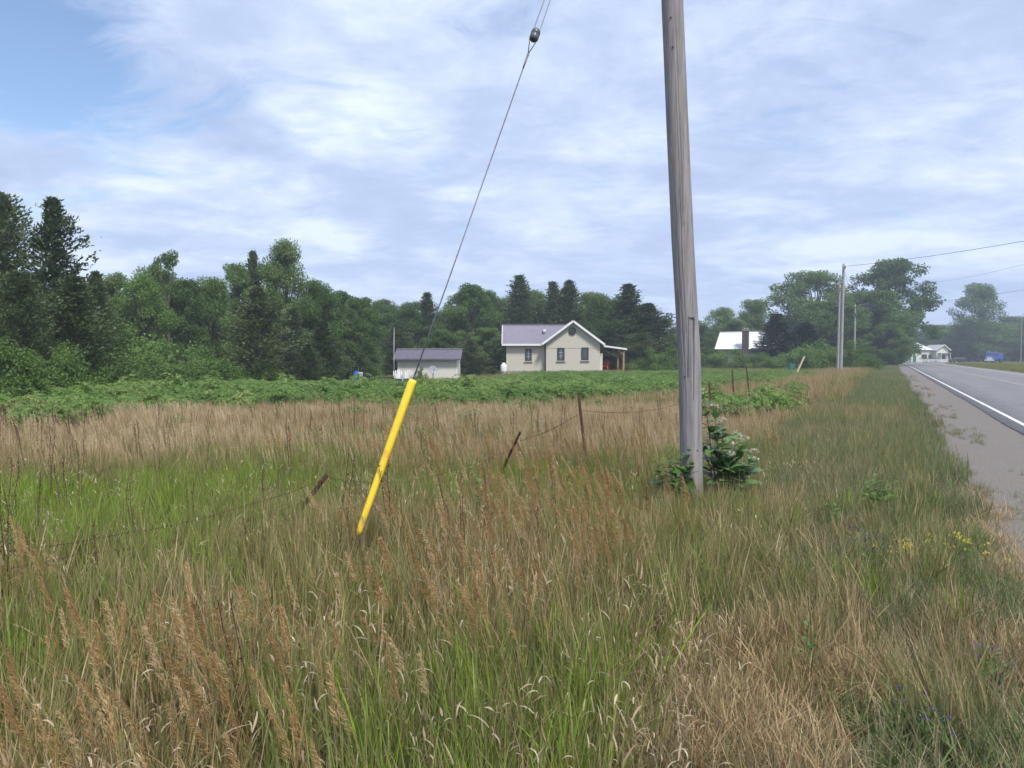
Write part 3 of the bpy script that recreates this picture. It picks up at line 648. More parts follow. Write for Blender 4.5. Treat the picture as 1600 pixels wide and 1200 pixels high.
# the tall cedars at the left edge and the trees beside them
tree('C5', 8, 303, 150, 33, 'tall ragged cedar cut by the left edge of the photograph', G1, rot=1)
tree('C2', 88, 308, 128, 32, 'tall ragged cedar with pointed tip, second from the left edge', G1, rot=2)
tree('C5', 30, 425, 130, 27, 'lower broad dark cedar in front of the two tall ragged ones', G1, rot=3)
tree('C4', 118, 430, 120, 30, 'dense dark cedar at the foot of the second tall ragged cedar', G1)
tree('C0', 152, 424, 80, 37, 'dark cedar on the right shoulder of the tall ragged cedars', G1)
tree('C4', -60, 350, 140, 30, 'cedar just past the left edge beside the tall ragged cedars', G1)
tree('D1', 182, 428, 70, 47, 'thin dull leafy tree just right of the tall left cedars', G2)
tree('D0', 222, 430, 90, 46, 'pale green leafy tree between the tall left cedars and the spindly two-lobed tree', G2, pale=True)
tree('V0', 264, 394, 74, 52, 'spindly leafy tree with a two-lobed top above the left woods', G2, rot=.4)
tree('D2', 292, 438, 82, 54, 'dull green leafy tree right behind the spindly two-lobed tree', G2)
tree('D4', 332, 434, 80, 56, 'leafy tree midway between the spindly tree and the pale pair', G2, pale=True)
tree('D3', 372, 412, 66, 58, 'pale green leafy tree with open top left of the thin cedar spire', G2, pale=True)
tree('C1', 397, 392, 58, 60, 'thin cedar spire rising between the pale tree and the tallest middle tree', G1)
tree('D4', 449, 377, 84, 58, 'tallest tree in the middle of the woods with a stepped dark crown', G2, rot=2.2)
tree('D1', 425, 416, 70, 60, 'leafy tree filling the gap left of the tallest middle tree', G2)
tree('C4', 404, 448, 112, 44, 'broad dark grey green cedar standing forward of the woods', G1)
tree('D0', 500, 440, 74, 58, 'leafy tree just right of the tallest middle tree', G2)
tree('D5', 536, 456, 82, 60, 'dark rounded leafy tree left of the shed woods', G2)
tree('C4', 505, 500, 76, 50, 'low dark cedar on the right flank of the forward grey green cedar', G1)
tree('C1', 458, 480, 70, 52, 'dark cedar below the tallest middle tree', G1)
tree('D2', 566, 466, 70, 64, 'leafy tree sloping down towards the shed', G2)
tree('C4', 543, 505, 70, 62, 'dark cedar at the wood edge behind the blue barrel', G1)
tree('C0', 482, 536, 52, 45, 'small loose young cedar at the wood edge beside the round dark bush', G1)
# edge bushes on the left
tree('B0', 25, 520, 190, 23.5, 'big dark bush at the left edge under the cedars', G5)
tree('B1', 110, 545, 150, 27.5, 'dark bush under the second tall ragged cedar', G5)
tree('B2', 226, 500, 230, 40, 'wide pale green bush sloping down from the left cedars', G5, pale=True)
tree('B0', 170, 540, 140, 33, 'mid green bush in front of the wide pale one', G5)
tree('B3', 314, 540, 170, 42, 'low pale green bush at the end of the sloping bushes', G5, pale=True)
tree('B1', 262, 560, 150, 36, 'low green bush below the wide pale sloping bush', G5)
tree('B3', 420, 566, 78, 43, 'small round dark bush at the edge of the sumac', G5)
tree('B2', 355, 572, 90, 41, 'low mid green bush left of the round dark one', G5)
tree('B1', 582, 566, 46, 62, 'small rounded bush left of the shed by the blue barrel', G5)
# woods behind the shed
tree('D1', 604, 490, 64, 82, 'leafy tree over the left end of the shed roof', G3)
tree('D0', 640, 482, 70, 84, 'rounded leafy tree above the middle of the shed', G3)
tree('C1', 668, 457, 60, 86, 'narrow pointed cedar behind the guy wire above the shed', G3)
tree('C1', 622, 505, 70, 76, 'dull olive cedar close behind the left half of the shed', G3)
tree('D4', 700, 482, 66, 84, 'leafy tree left of the domed tree between shed and house', G3)
tree('D3', 737, 444, 82, 85, 'tall domed leafy tree between the shed and the house', G3, rot=1.2)
tree('D2', 690, 515, 80, 74, 'mid green leafy tree close behind the right end of the shed', G3)
tree('D5', 752, 512, 74, 78, 'dark leafy tree beside the left end of the house', G3)
tree('C4', 735, 530, 60, 72, 'dark low cedar between the shed and the propane tank', G3)
tree('D2', 775, 486, 50, 92, 'pale leafy tree seen low in the gap left of the pointed cedar', G3)
# behind the house
tree('C1', 812, 430, 82, 88, 'pointed dark cedar above the left wing of the house', G3, rot=.5)
tree('C4', 840, 474, 54, 90, 'shorter cedar filling between the pointed cedar and the twin tops', G3)
tree('C0', 864, 440, 66, 89, 'left one of the twin-topped cedars above the house', G3)
tree('C1', 889, 438, 76, 88, 'right one of the twin-topped cedars above the house gable', G3, rot=2)
tree('D4', 935, 460, 64, 88, 'broad leafy tree left of the cedar to the right of the gable', G3)
tree('C0', 981, 444, 100, 85, 'broad pointed cedar behind the porch roof', G3, rot=4)
tree('D0', 955, 500, 70, 84, 'dark leafy tree seen between the gable and the porch', G3)
tree('C4', 1012, 474, 112, 82, 'wide dark cedar right of the porch', G3)
tree('D5', 1040, 497, 64, 86, 'leafy tree just left of the big utility pole', G3)
tree('C5', 1000, 520, 74, 78, 'low spreading cedar beside the porch post', G3)
tree('B1', 1022, 548, 74, 72, 'bush right of the porch deck', G5)
tree('B3', 985, 562, 40, 74, 'small bush at the corner of the porch deck', G5)
tree('B0', 1055, 540, 60, 78, 'bush behind the big utility pole', G5)
# behind and beside the white-roofed house
tree('D1', 1080, 500, 66, 128, 'leafy tree just right of the big utility pole', G4)
tree('D0', 1127, 481, 66, 132, 'pale round leafy tree above the left end of the white roof', G4, pale=True)
tree('D4', 1175, 469, 62, 135, 'taller leafy tree above the middle of the white roof', G4)
tree('D2', 1150, 500, 70, 128, 'low leafy tree between the two above the white roof', G4)
tree('D5', 1098, 508, 50, 127, 'dark leafy tree at the left end of the white-roofed house', G4)
tree('S0', 1213, 486, 92, 100, 'dark spruce in front of the right end of the white roof', G4, rot=.3)
tree('S1', 1255, 500, 104, 102, 'wide dark spruce right of the one against the white roof', G4)
tree('T0', 1268, 426, 132, 140, 'big open leafy tree left of the two far utility poles', G4, rot=.8)
tree('T2', 1300, 470, 130, 132, 'dark full leafy tree low behind the far utility poles', G4)
tree('T1', 1393, 405, 126, 150, 'tallest open leafy tree right of the far utility poles', G4, rot=1.9)
tree('T2', 1358, 455, 128, 140, 'dark massive leafy tree whose crown reaches down to the road', G4, rot=2.5)
tree('T2', 1402, 488, 44, 170, 'dark leafy tree right of the massive one at the road bend', G4)
tree('T2', 1325, 462, 90, 150, 'leafy tree between the two tall open ones', G4)
tree('T2', 1388, 505, 58, 125, 'dark low tree at the verge where the road disappears', G4)
# shrubs along the far field edge
for q, (x, t, w, Y, lb, pl) in enumerate([(1120, 546, 90, 98, 'bush under the left end of the white roof', 0), (1165, 549, 90, 96, 'bush in front of the brick chimney', 0), (1205, 552, 80, 93, 'bush below the dark spruce', 0), (1262, 530, 100, 88, 'tall rounded pale bush left of the far utility poles', 1),
    (1300, 540, 80, 86, 'rounded bush just behind the far utility poles', 1), (1338, 538, 70, 84, 'rounded bush right of the far utility poles', 0), (1235, 545, 70, 91, 'bush between the spruce and the tall pale one', 0), (1355, 552, 56, 80, 'low bush where the verge meets the dark tree', 0)]):
    tree('B%d' % (q % 4), x, t, w, Y, lb, 'bushes along the far field edge', pale=bool(pl))
# far right across the road
tree('D4', 1528, 444, 80, 235, 'tall leafy tree standing alone above the far right woods', G4, rot=.2)
tree('D0', 1490, 515, 70, 250, 'leafy tree behind the dark parked car', G4, pale=True)
tree('D4', 1540, 503, 100, 245, 'broad pale tree behind the blue truck', G4, pale=True)
tree('T2', 1470, 508, 80, 270, 'low dark tree above the far white house', G4)
tree('T2', 1585, 495, 90, 265, 'dark tree at the right edge behind the blue truck', G4)
tree('D2', 1445, 520, 60, 262, 'tree just left behind the far white house', G4)
tree('T2', 1640, 480, 110, 240, 'dark tree past the right edge across the road', G4)
tree('D5', 1515, 520, 60, 240, 'dark tree between the parked car and the blue truck', G4)
# woods that read as one mass
def woods():
    c = bpy.data.collections.new('woods_lib'); LIB['woods_lib'] = c
    for i, k in enumerate(('D0', 'D2', 'D4', 'D5', 'C4', 'C5')):
        me = KIND[k][1].copy(); me.materials.clear(); me.materials.append(MATK[k[0]]); c.objects.link(bpy.data.objects.new('woods_lib_%02d' % i, me))
    rs = np.random.RandomState(9); X = []; Y = []; S = []
    for _ in range(230):
        y = 94 + 40 * rs.rand(); x = -115 + (115 + .19 * y) * rs.rand(); X.append(x); Y.append(y); S.append(.85 + .25 * rs.rand())
    for _ in range(60): y = 60 + 32 * rs.rand(); x = -95 + 68 * rs.rand(); X.append(x); Y.append(y); S.append(.8 + .25 * rs.rand())
    for _ in range(45): y = 40 + 25 * rs.rand(); x = -.66 * y - 3 - 20 * rs.rand(); X.append(x); Y.append(y); S.append(.8 + .2 * rs.rand())
    scatter('distant_woods', 'woods_lib', np.array(X), np.array(Y), np.array(S), rs.rand(len(X)), 'dark mass of woods behind the shed and house', rs, .02)
    X = []; Y = []; S = []
    for _ in range(170):
        Yd = 290 + 110 * rs.rand(); xp = 1040 + 760 * rs.rand(); X.append((xp - 800) / F * Yd); Y.append(Yd); S.append(1.15 + .4 * rs.rand())
    for _ in range(50): Yd = 165 + 60 * rs.rand(); xp = 1060 + 300 * rs.rand(); X.append((xp - 800) / F * Yd); Y.append(Yd); S.append(.9 + .25 * rs.rand())
    for _ in range(60): Yd = 120 + 130 * rs.rand(); x = .70 * Yd + 8 + 60 * rs.rand(); X.append(x); Y.append(Yd); S.append(.9 + .4 * rs.rand())
    scatter('distant_woods', 'woods_lib', np.array(X), np.array(Y), np.array(S), rs.rand(len(X)), 'hazy far woods beyond the bend of the road', rs, .02)
woods()
# ------------------------------------------------------------------ utility poles, guy wire, overhead wires
def pole_mat():
    m, n, p = mat_new('weathered_pole_wood'); tc = n('ShaderNodeTexCoord').outputs['Object']
    a = n.noise(n.scale(tc, (34, 34, 1.1)), 1, 8, .68, .3); b = n.noise(n.scale(tc, (90, 90, 3.5)), 1, 6, .7); c = n.noise(n.scale(tc, (6, 6, .8)), 1, 4, .5)
    k = n('ShaderNodeTexVoronoi', i_Scale=1.0); n.l(n.scale(tc, (9, 9, 2.6)), k.inputs['Vector'])
    col = n.mix(n.ramp(a, [(.32, 0), (.62, 1)]), (.15, .142, .145), (.315, .302, .308))
    col = n.mix(n.ramp(b, [(.30, .7), (.46, 0)]), col, (.055, .048, .045)); col = n.mix(n.ramp(c, [(.45, 0), (.75, .45)]), col, (.27, .235, .22))
    col = n.mix(n.ramp(k.outputs['Distance'], [(.03, .8), (.085, 0)]), col, (.07, .055, .05))
    n.l(col, p.inputs['Base Color']); p.inputs['Roughness'].default_value = .9; p.inputs['Specular IOR Level'].default_value = .15
    bp = n('ShaderNodeBump', i_Strength=.75, i_Distance=.006); n.l(n.math('ADD', n.math('MULTIPLY', a, .6), b), bp.inputs['Height']); n.l(bp.outputs[0], p.inputs['Normal']); return m
M_pole = pole_mat()
M_steel = simple('galvanised_wire', (.16, .165, .18), .5, .6, .2, 40)
M_wire = simple('dark_cable', (.05, .05, .055), .6, 0, .1, 10)
M_rust = simple('rusty_steel', (.10, .055, .04), .85, .2, .5, 18, .5)
M_porc = simple('grey_porcelain', (.075, .08, .095), .35, 0, .15, 20)
def pole_body(axis, r0, r1, n=96, m=150, seed=1, cracks=9, amp=1.0):
    """axis: function z -> (x, y), z from z0 to z1; a round timber with drying cracks, flats and a notch"""
    f, z0, z1 = axis; rs = np.random.RandomState(seed); z = np.linspace(z0, z1, m); th = np.arange(n) * 2 * pi / n
    Z, T = np.meshgrid(z, th, indexing='ij'); r = r0 + (r1 - r0) * (Z - z0) / (z1 - z0)
    r = r * (1 + amp * (.010 * np.sin(2 * T + .5 * Z) + .012 * (vnoise(T * 3, Z * 1.3, 1, 91) - .5) + .016 * (vnoise(T * 9, Z * .7, 1, 93) - .5)))
    for c in range(cracks):
        tc = rs.rand() * 6.28; za = z0 + (z1 - z0) * rs.rand() * .8; zb = za + 1.2 + 2.2 * rs.rand(); w = .025 + .02 * rs.rand()
        d = (T - tc - .06 * np.sin(Z * 1.7 + c) + pi) % (2 * pi) - pi
        r -= amp * .008 * np.exp(-(d / w) ** 2) * sm(za, za + .35, Z) * (1 - sm(zb - .4, zb, Z))
    X = r * np.cos(T); Y = r * np.sin(T); ax = np.array([f(q) for q in z]); X += ax[:, 0:1]; Y += ax[:, 1:2]
    V = np.stack([X, Y, Z], -1).reshape(-1, 3); i = (np.arange(m - 1)[:, None] * n); j = np.arange(n)[None, :]; j2 = (j + 1) % n
    Fq = np.stack([i + j, i + j2, i + n + j2, i + n + j], -1).reshape(-1, 4)
    top = len(V); V = np.concatenate([V, [[ax[-1, 0], ax[-1, 1], z1 + .01]]]); tf = np.array([[(m - 1) * n + k, (m - 1) * n + (k + 1) % n, top, top] for k in range(n)])
    me = bpy.data.meshes.new('pole'); me.from_pydata(V.tolist(), [], Fq.tolist() + [tuple(t[:3]) for t in tf.tolist()]); me.polygons.foreach_set('use_smooth', [True] * len(me.polygons)); me.update(); return me

PD = 7.5                                                     # depth of the big pole
_zz = [(px, py) for px, py in ((1050.4, 0), (1058.7, 200), (1066.8, 380), (1077.2, 560), (1079.2, 660), (1080.8, 780))]
_pt = [at(a, b, PD) for a, b in _zz][::-1]
def big_axis(z):
    x = float(np.interp(z, [p.z for p in _pt], [p.x for p in _pt]))
    if z > _pt[-1].z: x = _pt[-1].x - (z - _pt[-1].z) * .010
    if z < _pt[0].z: x = _pt[0].x
    return x - _pt[0].x, 0.0
PX = _pt[0].x
big = thing('utility_pole', 'big weathered grey wooden utility pole standing near in the roadside grass', 'utility pole', (PX, PD, 0), 0, 'utility poles along the road')
link('pole_shaft', pole_body((big_axis, -.5, 9.6), .113, .098, 112, 330, 4, 15), M_pole, big)
def on_big(px, py):                                           # a point on the near face of the pole at a photograph position
    p = at(px, py, PD); ax, _ = big_axis(p.z); dx = p.x - PX - ax; r = .108; return Vector((p.x - PX, -math.sqrt(max(1e-5, r * r - dx * dx)), p.z)), dx
b = MB()                                                      # sawn gain with a dark shadow line: two proud lips left where the wood was cut
for q, (a, c, w) in enumerate([(1077, 496, .062)]):
    p, dx = on_big(a, c); b.box(p + Vector((0, -.004, 0)), (w, .02, .012)); b.box(p + Vector((-.026, -.003, -.30)), (.008, .014, .56)); b.box(p + Vector((.027, -.003, -.42)), (.007, .013, .8))
b.build('gain_lip', M_pole, big)
for a, c in ((1067, 588), (1066, 690), (1045, 34), (1048, 80), (1086, 702)):
    p, dx = on_big(a, c); b = MB(); b.tube([p + Vector((0, .01, 0)), p + Vector((0, -.006, 0))], [.010, .007], 8); b.build('bolt_head', M_rust, big)
b = MB(); tz = 8.6; ax = big_axis(tz)[0]; b.lathe([(.112, -.03), (.115, -.03), (.115, .03), (.112, .03)], 24, (ax, 0, tz)); b.build('guy_band', M_steel, big)

# the guy: strand, porcelain insulator, anchor rod; and the yellow guard round its foot
GT = Vector((PX + ax + .044, PD, tz)); GA = at(528, 923, 5.1); GA.z = -.02
def gpt(px, py):                                              # point on the straight guy nearest the sight line of that height in the photograph
    lo, hi = 0., 1.
    for _ in range(40):
        m = (lo + hi) / 2; q = GA.lerp(GT, m); ratio = (q.z - 1.6) / q.y; want = (CP * (600 - py) / F + SP) / (CP - SP * (600 - py) / F)
        if ratio < want: lo = m
        else: hi = m
    return GA.lerp(GT, lo)
gd = (GT - GA).normalized(); gs = gd.cross(Vector((0, 1, 0))).normalized(); gf = gs.cross(gd)
guy = thing('guy_wire', 'steel guy wire with a grey insulator slanting down from the big pole', 'guy wire', GA)
def L(p): return p - GA
ins = gpt(836, 55); sp = gpt(826, 84); top = GT
b = MB(); b.tube([L(gpt(600, 640)), L(gpt(700, 437)) + Vector((0, 0, -.008)), L(sp)], .0052, 6)
b.tube([L(sp), L(gpt(818, 108))], [.010, .006], 6)
for s in (-1, 1):
    b.tube([L(sp), L(ins) - gd * .05 + gs * .030 * s, L(ins) + gs * .026 * s], .0042, 6)
    b.tube([L(ins) + gs * .020 * s, L(ins) + gd * .05 + gs * .026 * s, L(ins) + gd * 1.0 + gs * .018 * s, L(GT) + gs * .004 * s], .0042, 6)
b.build('wire_strand', M_steel, guy)
b = MB(); AX = Matrix((gs, gf, gd)).transposed(); b.lathe([(.012, -.062), (0.0289, -0.0510), (0.0374, -0.0387), (0.0399, -0.0106), (0.0365, -0.0053), (0.0365, 0.0053), (0.0399, 0.0106), (0.0374, 0.0387), (0.0289, 0.0510), (.012, .062)], 20, L(ins), AX); b.build('insulator', M_porc, guy)
b = MB(); b.tube([Vector((0, 0, -.2)), L(gpt(600, 640))], .007, 6); b.build('anchor_rod', M_steel, guy)
def yellow_mat():
    m, n, p = mat_new('yellow_plastic'); tc = n('ShaderNodeTexCoord').outputs['Object']
    f = n.noise(n.scale(tc, (14, 14, 2)), 1, 6, .65); g = n.noise(tc, 7, 6, .65); sp_ = n.noise(n.scale(tc, (40, 40, 14)), 1, 5, .7)
    c = n.mix(n.ramp(f, [(.35, 0), (.7, 1)]), (.70, .47, .014), (.78, .57, .03)); c = n.mix(n.ramp(g, [(.58, 0), (.72, .55)]), c, (.50, .20, .02))
    c = n.mix(n.ramp(sp_, [(.64, 0), (.72, .8)]), c, (.20, .12, .03)); n.l(c, p.inputs['Base Color']); p.inputs['Roughness'].default_value = .42
    b = n('ShaderNodeBump', i_Strength=.25, i_Distance=.004); n.l(f, b.inputs['Height']); n.l(b.outputs[0], p.inputs['Normal']); return m
M_yel = yellow_mat()
def guard():
    g = thing('guy_guard', 'bright yellow plastic guard tube leaning over the foot of the guy wire', 'guy guard', GA)
    p0 = gpt(557, 836); p1 = gpt(640, 594); Ln = (p1 - p0).length; n = 22; m = 40; vo = []; vi = []
    for i in range(m + 1):
        t = i / m; c = L(p0) + gd * Ln * t; r = .022 + .0095 * t ** .8
        for k in range(n + 1):
            th = -2.2 + 4.4 * k / n                           # open along a slot at the side, towards the pole
            if i == m: c2 = c + gd * (-.05 * math.exp(-((abs(th) - 2.2) / .6) ** 2))     # the worn lip dips at the slot
            else: c2 = c
            e = gf * -cos(th + .5) + gs * -sin(th + .5) * 1.0
            vo.append(c2 + e * r); vi.append(c2 + e * (r - .004))
    W = n + 1; fs = []; o = len(vo)
    for i in range(m):
        for k in range(n):
            a = i * W + k; fs.append((a, a + 1, a + W + 1, a + W)); fs.append((o + a, o + a + W, o + a + W + 1, o + a + 1))
        fs.append((i * W, i * W + W, o + i * W + W, o + i * W)); a = i * W + n; fs.append((a, o + a, o + a + W, a + W))
    for k in range(n): a = m * W + k; fs.append((a, a + 1, o + a + 1, o + a)); fs.append((k, o + k, o + k + 1, k + 1))
    b = MB(); b.add(vo + vi, fs, True); b.build('guard_tube', M_yel, g)
guard()

# far poles
def far_pole(px, base_y, top_py, r, label, lean=0.0, Y=None, lamp=False, arm=False):
    Y = Y or 1862 / (base_y - 558.); p = at(px, 558, Y); h = at(px, top_py, Y).z
    o = thing('utility_pole', label, 'utility pole', (p.x, Y, 0), 0, 'utility poles along the road')
    link('pole_shaft', pole_body((lambda z: (lean * z, 0.0), -.4, h), r, r * .72, 20, 30, 7, 3, 1.0), M_pole2, o)
    b = MB()
    if not arm: b.tube([(lean * h + .0, -r * .9, h - .55), (lean * h, -r - .16, h - .5), (lean * h, -r - .16, h - .42)], .03, 6); b.lathe([(.04, 0), (.07, .03), (.05, .07), (.06, .11), (.03, .14)], 10, (lean * h, -r - .16, h - .42)); b.build('wire_bracket', M_porc, o)
    if lamp:
        b = MB(); b.tube([(0, -r, h - .35), (.5, -r - .1, h - .05), (1.3, -r - .1, h + .05)], .035, 6); b.build('lamp_arm', M_steel, o)
        b = MB(); b.box((1.62, -r - .1, h + .04), (.66, .26, .14), bev=.04); b.build('lamp_head', M_porc, o)
        b = MB(); b.box((0, -r - .12, h - 1.5), (.3, .22, .5), bev=.03); b.build('meter_box', M_porc, o)
    if arm:
        b = MB(); b.box((0, -.15, h - .3), (2.6, .12, .14)); b.build('cross_arm', M_pole2, o)
        for q in (-1.15, -.5, .5, 1.15): b = MB(); b.lathe([(.04, 0), (.08, .05), (.05, .12), (.07, .2), (.02, .25)], 8, (q, -.15, h - .23)); b.build('line_insulator', M_porc, o)
    return o, Vector((p.x + lean * h, Y, h))
M_pole2 = simple('pale_pole_wood', (.30, .29, .28), .9, 0, .3, 4, .3, .2, (8, 8, .5))
fp, FT = far_pole(1314, 585, 412, .155, 'taller of two close wooden poles at the far end of the fence', .012)
fp2, FT2 = far_pole(1309, 585, 445, .125, 'shorter wooden pole just left of the taller far one', .010, Y=71.5)
fp3, FT3 = far_pole(1335, 571, 476, .15, 'far wooden pole with a street lamp arm beyond the pair', .0, Y=112, lamp=True)
fp4, FT4 = far_pole(1595, 563, 494, .14, 'distant pole with a cross arm at the right edge of the photograph', 0, Y=230, arm=True)
def wire(a, b_, sag, r, label, name='overhead_wire', group='overhead wires', mat=None, n=18):
    pts = [a.lerp(b_, i / n) + Vector((0, 0, -4 * sag * (i / n) * (1 - i / n))) for i in range(n + 1)]
    m = MB(); m.tube([p - a for p in pts], r, 5); o = m.build(name, mat or M_wire, None, a); return tag(o, label, 'wire', group)
wire(FT + Vector((0, 0, -.25)), at(1600, 362, 46) + (at(1600, 362, 46) - FT) * 1.0 + Vector((0, 0, .2)), .55, .016, 'nearest overhead wire rising from the taller far pole to the right edge')
wire(FT3 + Vector((0, 0, 2.2)) * 0 + Vector((0, 0, -.3)), at(1640, 446, 76), .5, .014, 'lowest overhead wire running right from the lamp pole')
wire(at(1444, 442, 150), at(1640, 402, 80), .5, .013, 'faint middle overhead wire leaving the tallest open tree')
wire(FT + Vector((0, 0, -.5)), FT2 + Vector((0, 0, -.1)), .05, .012, 'short slack wire between the two close far poles')
wire(FT + Vector((.02, 0, -.4)), FT3 + Vector((0, 0, -.2)), .5, .012, 'slack wire from the taller far pole down to the lamp pole')

# ------------------------------------------------------------------ the old wire fence
def fence_post(px, Y, top_py, label, tilt=(0, 0), top_px=None, r=.019):
    p = at(px, 558, Y); z0 = float(hgt(p.x, Y)); t = at(top_px or px, top_py, Y + tilt[1]); b = MB(); base = Vector((p.x, Y, z0)); e = t - base; d = e.normalized()
    sx = d.cross(Vector((0, 1, 0))).normalized(); sy = sx.cross(d)
    def prof(w, th, off=0):
        for c0, dim_x, dim_y in ((0, w, th),):
            vs = [];
            for q in (-.25, 1.0):
                c = (d * (q if q < 0 else e.length)) + sy * off
                vs += [c - sx * dim_x / 2 - sy * dim_y / 2, c + sx * dim_x / 2 - sy * dim_y / 2, c + sx * dim_x / 2 + sy * dim_y / 2, c - sx * dim_x / 2 + sy * dim_y / 2]
            b.add(vs, [(3, 2, 1, 0), (4, 5, 6, 7), (0, 1, 5, 4), (1, 2, 6, 5), (2, 3, 7, 6), (3, 0, 4, 7)])
    prof(r * 2, .006); prof(.007, r * 1.5, r * .8)
    n = int(e.length / .055)
    for i in range(2, n): b.box(d * (i * .055) - sy * .006, (.012, .012, .016))
    return tag(b.build('fence_post', M_rust, None, base), label, 'fence post', 'rusty steel fence posts'), t
_, TA = fence_post(435, 6.6, 742, 'rusty fence post leaning far over left of the yellow guard', (0, -.1), 511, .020)
_, TB = fence_post(771, 9.0, 675, 'thin rusty fence post leaning to the right of the yellow guard', (0, -.3), 813, .014)
_, TC = fence_post(919, 10.0, 618, 'upright rusty fence post between the yellow guard and the big pole', (0, 0), 904, .019)
_, TD = fence_post(1113, 18.0, 596, 'rusty fence post close to the right side of the big pole', (0, 0), 1108, .022)
_, TE = fence_post(1149, 20.7, 578, 'middle of the three rusty fence posts right of the big pole', (0, 0), 1144, .023)
_, TF = fence_post(1174, 22.9, 572, 'farthest of the three rusty fence posts right of the big pole', (0, 0), 1166, .023)
def fwire(pts, label, r=.0032):
    m = MB(); a = pts[0]; P = []
    for u, v in zip(pts[:-1], pts[1:]): P += [u.lerp(v, i / 8) - a + Vector((0, 0, -.12 * (v - u).length / 5 * 4 * (i / 8) * (1 - i / 8))) for i in range(8)]
    P.append(pts[-1] - a); m.tube(P, r, 5)
    for i in range(1, len(P) * 3 - 3):                             # barbs
        j = i // 3; f = (i % 3) / 3
        if j + 1 >= len(P): break
        c = P[j].lerp(P[j + 1], f); m.tube([c + Vector((-.006, 0, -.013)), c + Vector((.006, 0, .013))], .0018, 3)
    tag(m.build('barbed_wire', M_rust, None, a), label, 'wire', 'old barbed fence wires')
fwire([at(-60, 865, 4.3), at(200, 832, 5.0), at(385, 789, 5.9), TA + Vector((0, 0, -.02))], 'slack barbed wire crossing the grass from the left edge to the leaning post', .0022)
fwire([at(-60, 898, 4.1), at(120, 866, 4.6), at(300, 836, 5.4), at(478, 782, 6.4)], 'lower barbed wire half buried in the grass at the left edge', .0018)
fwire([TA + Vector((0, 0, -.02)), at(640, 752, 7.7), TB + Vector((-.1, 0, -.2))], 'barbed wire running behind the yellow guard between the leaning posts', .0020)
fwire([TB + Vector((0, 0, -.1)), TC + Vector((0, 0, -.25))], 'barbed wire between the thin leaning post and the upright post', .0034)
fwire([TC + Vector((0, 0, -.2)), TD + Vector((0, 0, -.2)), TE + Vector((0, 0, -.25)), TF + Vector((0, 0, -.3))], 'barbed wire running on behind the big pole past three posts', .0034)

# ------------------------------------------------------------------ the house
M_stucco = simple('beige_stucco', (.50, .46, .40), .9, 0, .05, 5, .25, .15)
M_shedw = simple('pale_panel', (.60, .57, .52), .85, 0, .05, 4, .15, .15)
M_roof = simple('mauve_metal_roof', (.215, .195, .245), .42, .15, .06, 2)
M_roofd = simple('slate_metal_roof', (.115, .105, .14), .45, .15, .08, 2)
M_trim = simple('white_trim', (.72, .72, .72), .5, 0, .04, 3)
M_dark = simple('dark_window_frame', (.035, .038, .045), .5, 0, .1, 5)
M_wood = simple('brown_timber', (.30, .20, .12), .75, 0, .25, 5, .3, .3, (4, 4, .6))
M_deck = simple('reddish_deck', (.26, .13, .09), .75, 0, .2, 5)
M_brick = simple('brown_brick', (.105, .078, .078), .9, 0, .25, 14, .4)
M_wroof = simple('white_metal_roof', (.60, .615, .63), .5, 0, .04, 2)
M_green = simple('teal_green_paint', (.02, .15, .12), .5)
M_red = simple('red_paint', (.42, .075, .045), .5)
M_blue = simple('blue_plastic', (.02, .13, .55), .4)
M_black = simple('black_rubber', (.02, .02, .022), .7)
M_conc = simple('grey_concrete', (.28, .27, .26), .9, 0, .15, 5, .3)
def glass_mat():
    m, n, p = mat_new('window_glass'); p.inputs['Base Color'].default_value = (.05, .06, .07, 1); p.inputs['Roughness'].default_value = .06; p.inputs['Specular IOR Level'].default_value = .9; return m
M_glass = glass_mat()

def window(parent, x, y, z, w, h, bars=(1, 2), name='window', yaw=0):
    """a dark frame set 4 cm proud of the wall (which faces -y), glass behind it, pale muntins, sill"""
    f = MB(); t = .125
    for cx, cz, dx, dz in ((-w / 2 + t / 2, 0, t, h), (w / 2 - t / 2, 0, t, h), (0, h / 2 - t / 2, w - 2 * t, t), (0, -h / 2 + t / 2, w - 2 * t, t)): f.box((cx, 0, cz), (dx, .10, dz))
    o = f.build(name, M_dark, parent, (x, y - .04, z))
    for i in range(bars[0] + 1):
        for j in range(bars[1] + 1):
            pw = (w - 2 * t - .03 * bars[0]) / (bars[0] + 1); ph = (h - 2 * t - .03 * bars[1]) / (bars[1] + 1)
            g = MB(); g.box((-w / 2 + t + pw / 2 + i * (pw + .03), .02, -h / 2 + t + ph / 2 + j * (ph + .03)), (pw, .012, ph)); g.build('pane', M_glass, o)
    m = MB()
    for i in range(bars[0]): m.box((-w / 2 + t + (w - 2 * t) * (i + 1) / (bars[0] + 1), .012, 0), (.032, .03, h - 2 * t))
    for j in range(bars[1]): m.box((0, .0135, -h / 2 + t + (h - 2 * t) * (j + 1) / (bars[1] + 1)), (w - 2 * t, .028, .032))
    m.build('muntins', M_mun, o)
    s = MB(); s.box((0, -.015, -h / 2 - .05), (w + .2, .16, .07)); s.build('sill', M_stucco, o); return o
M_mun = simple('grey_muntin', (.42, .43, .45), .5)
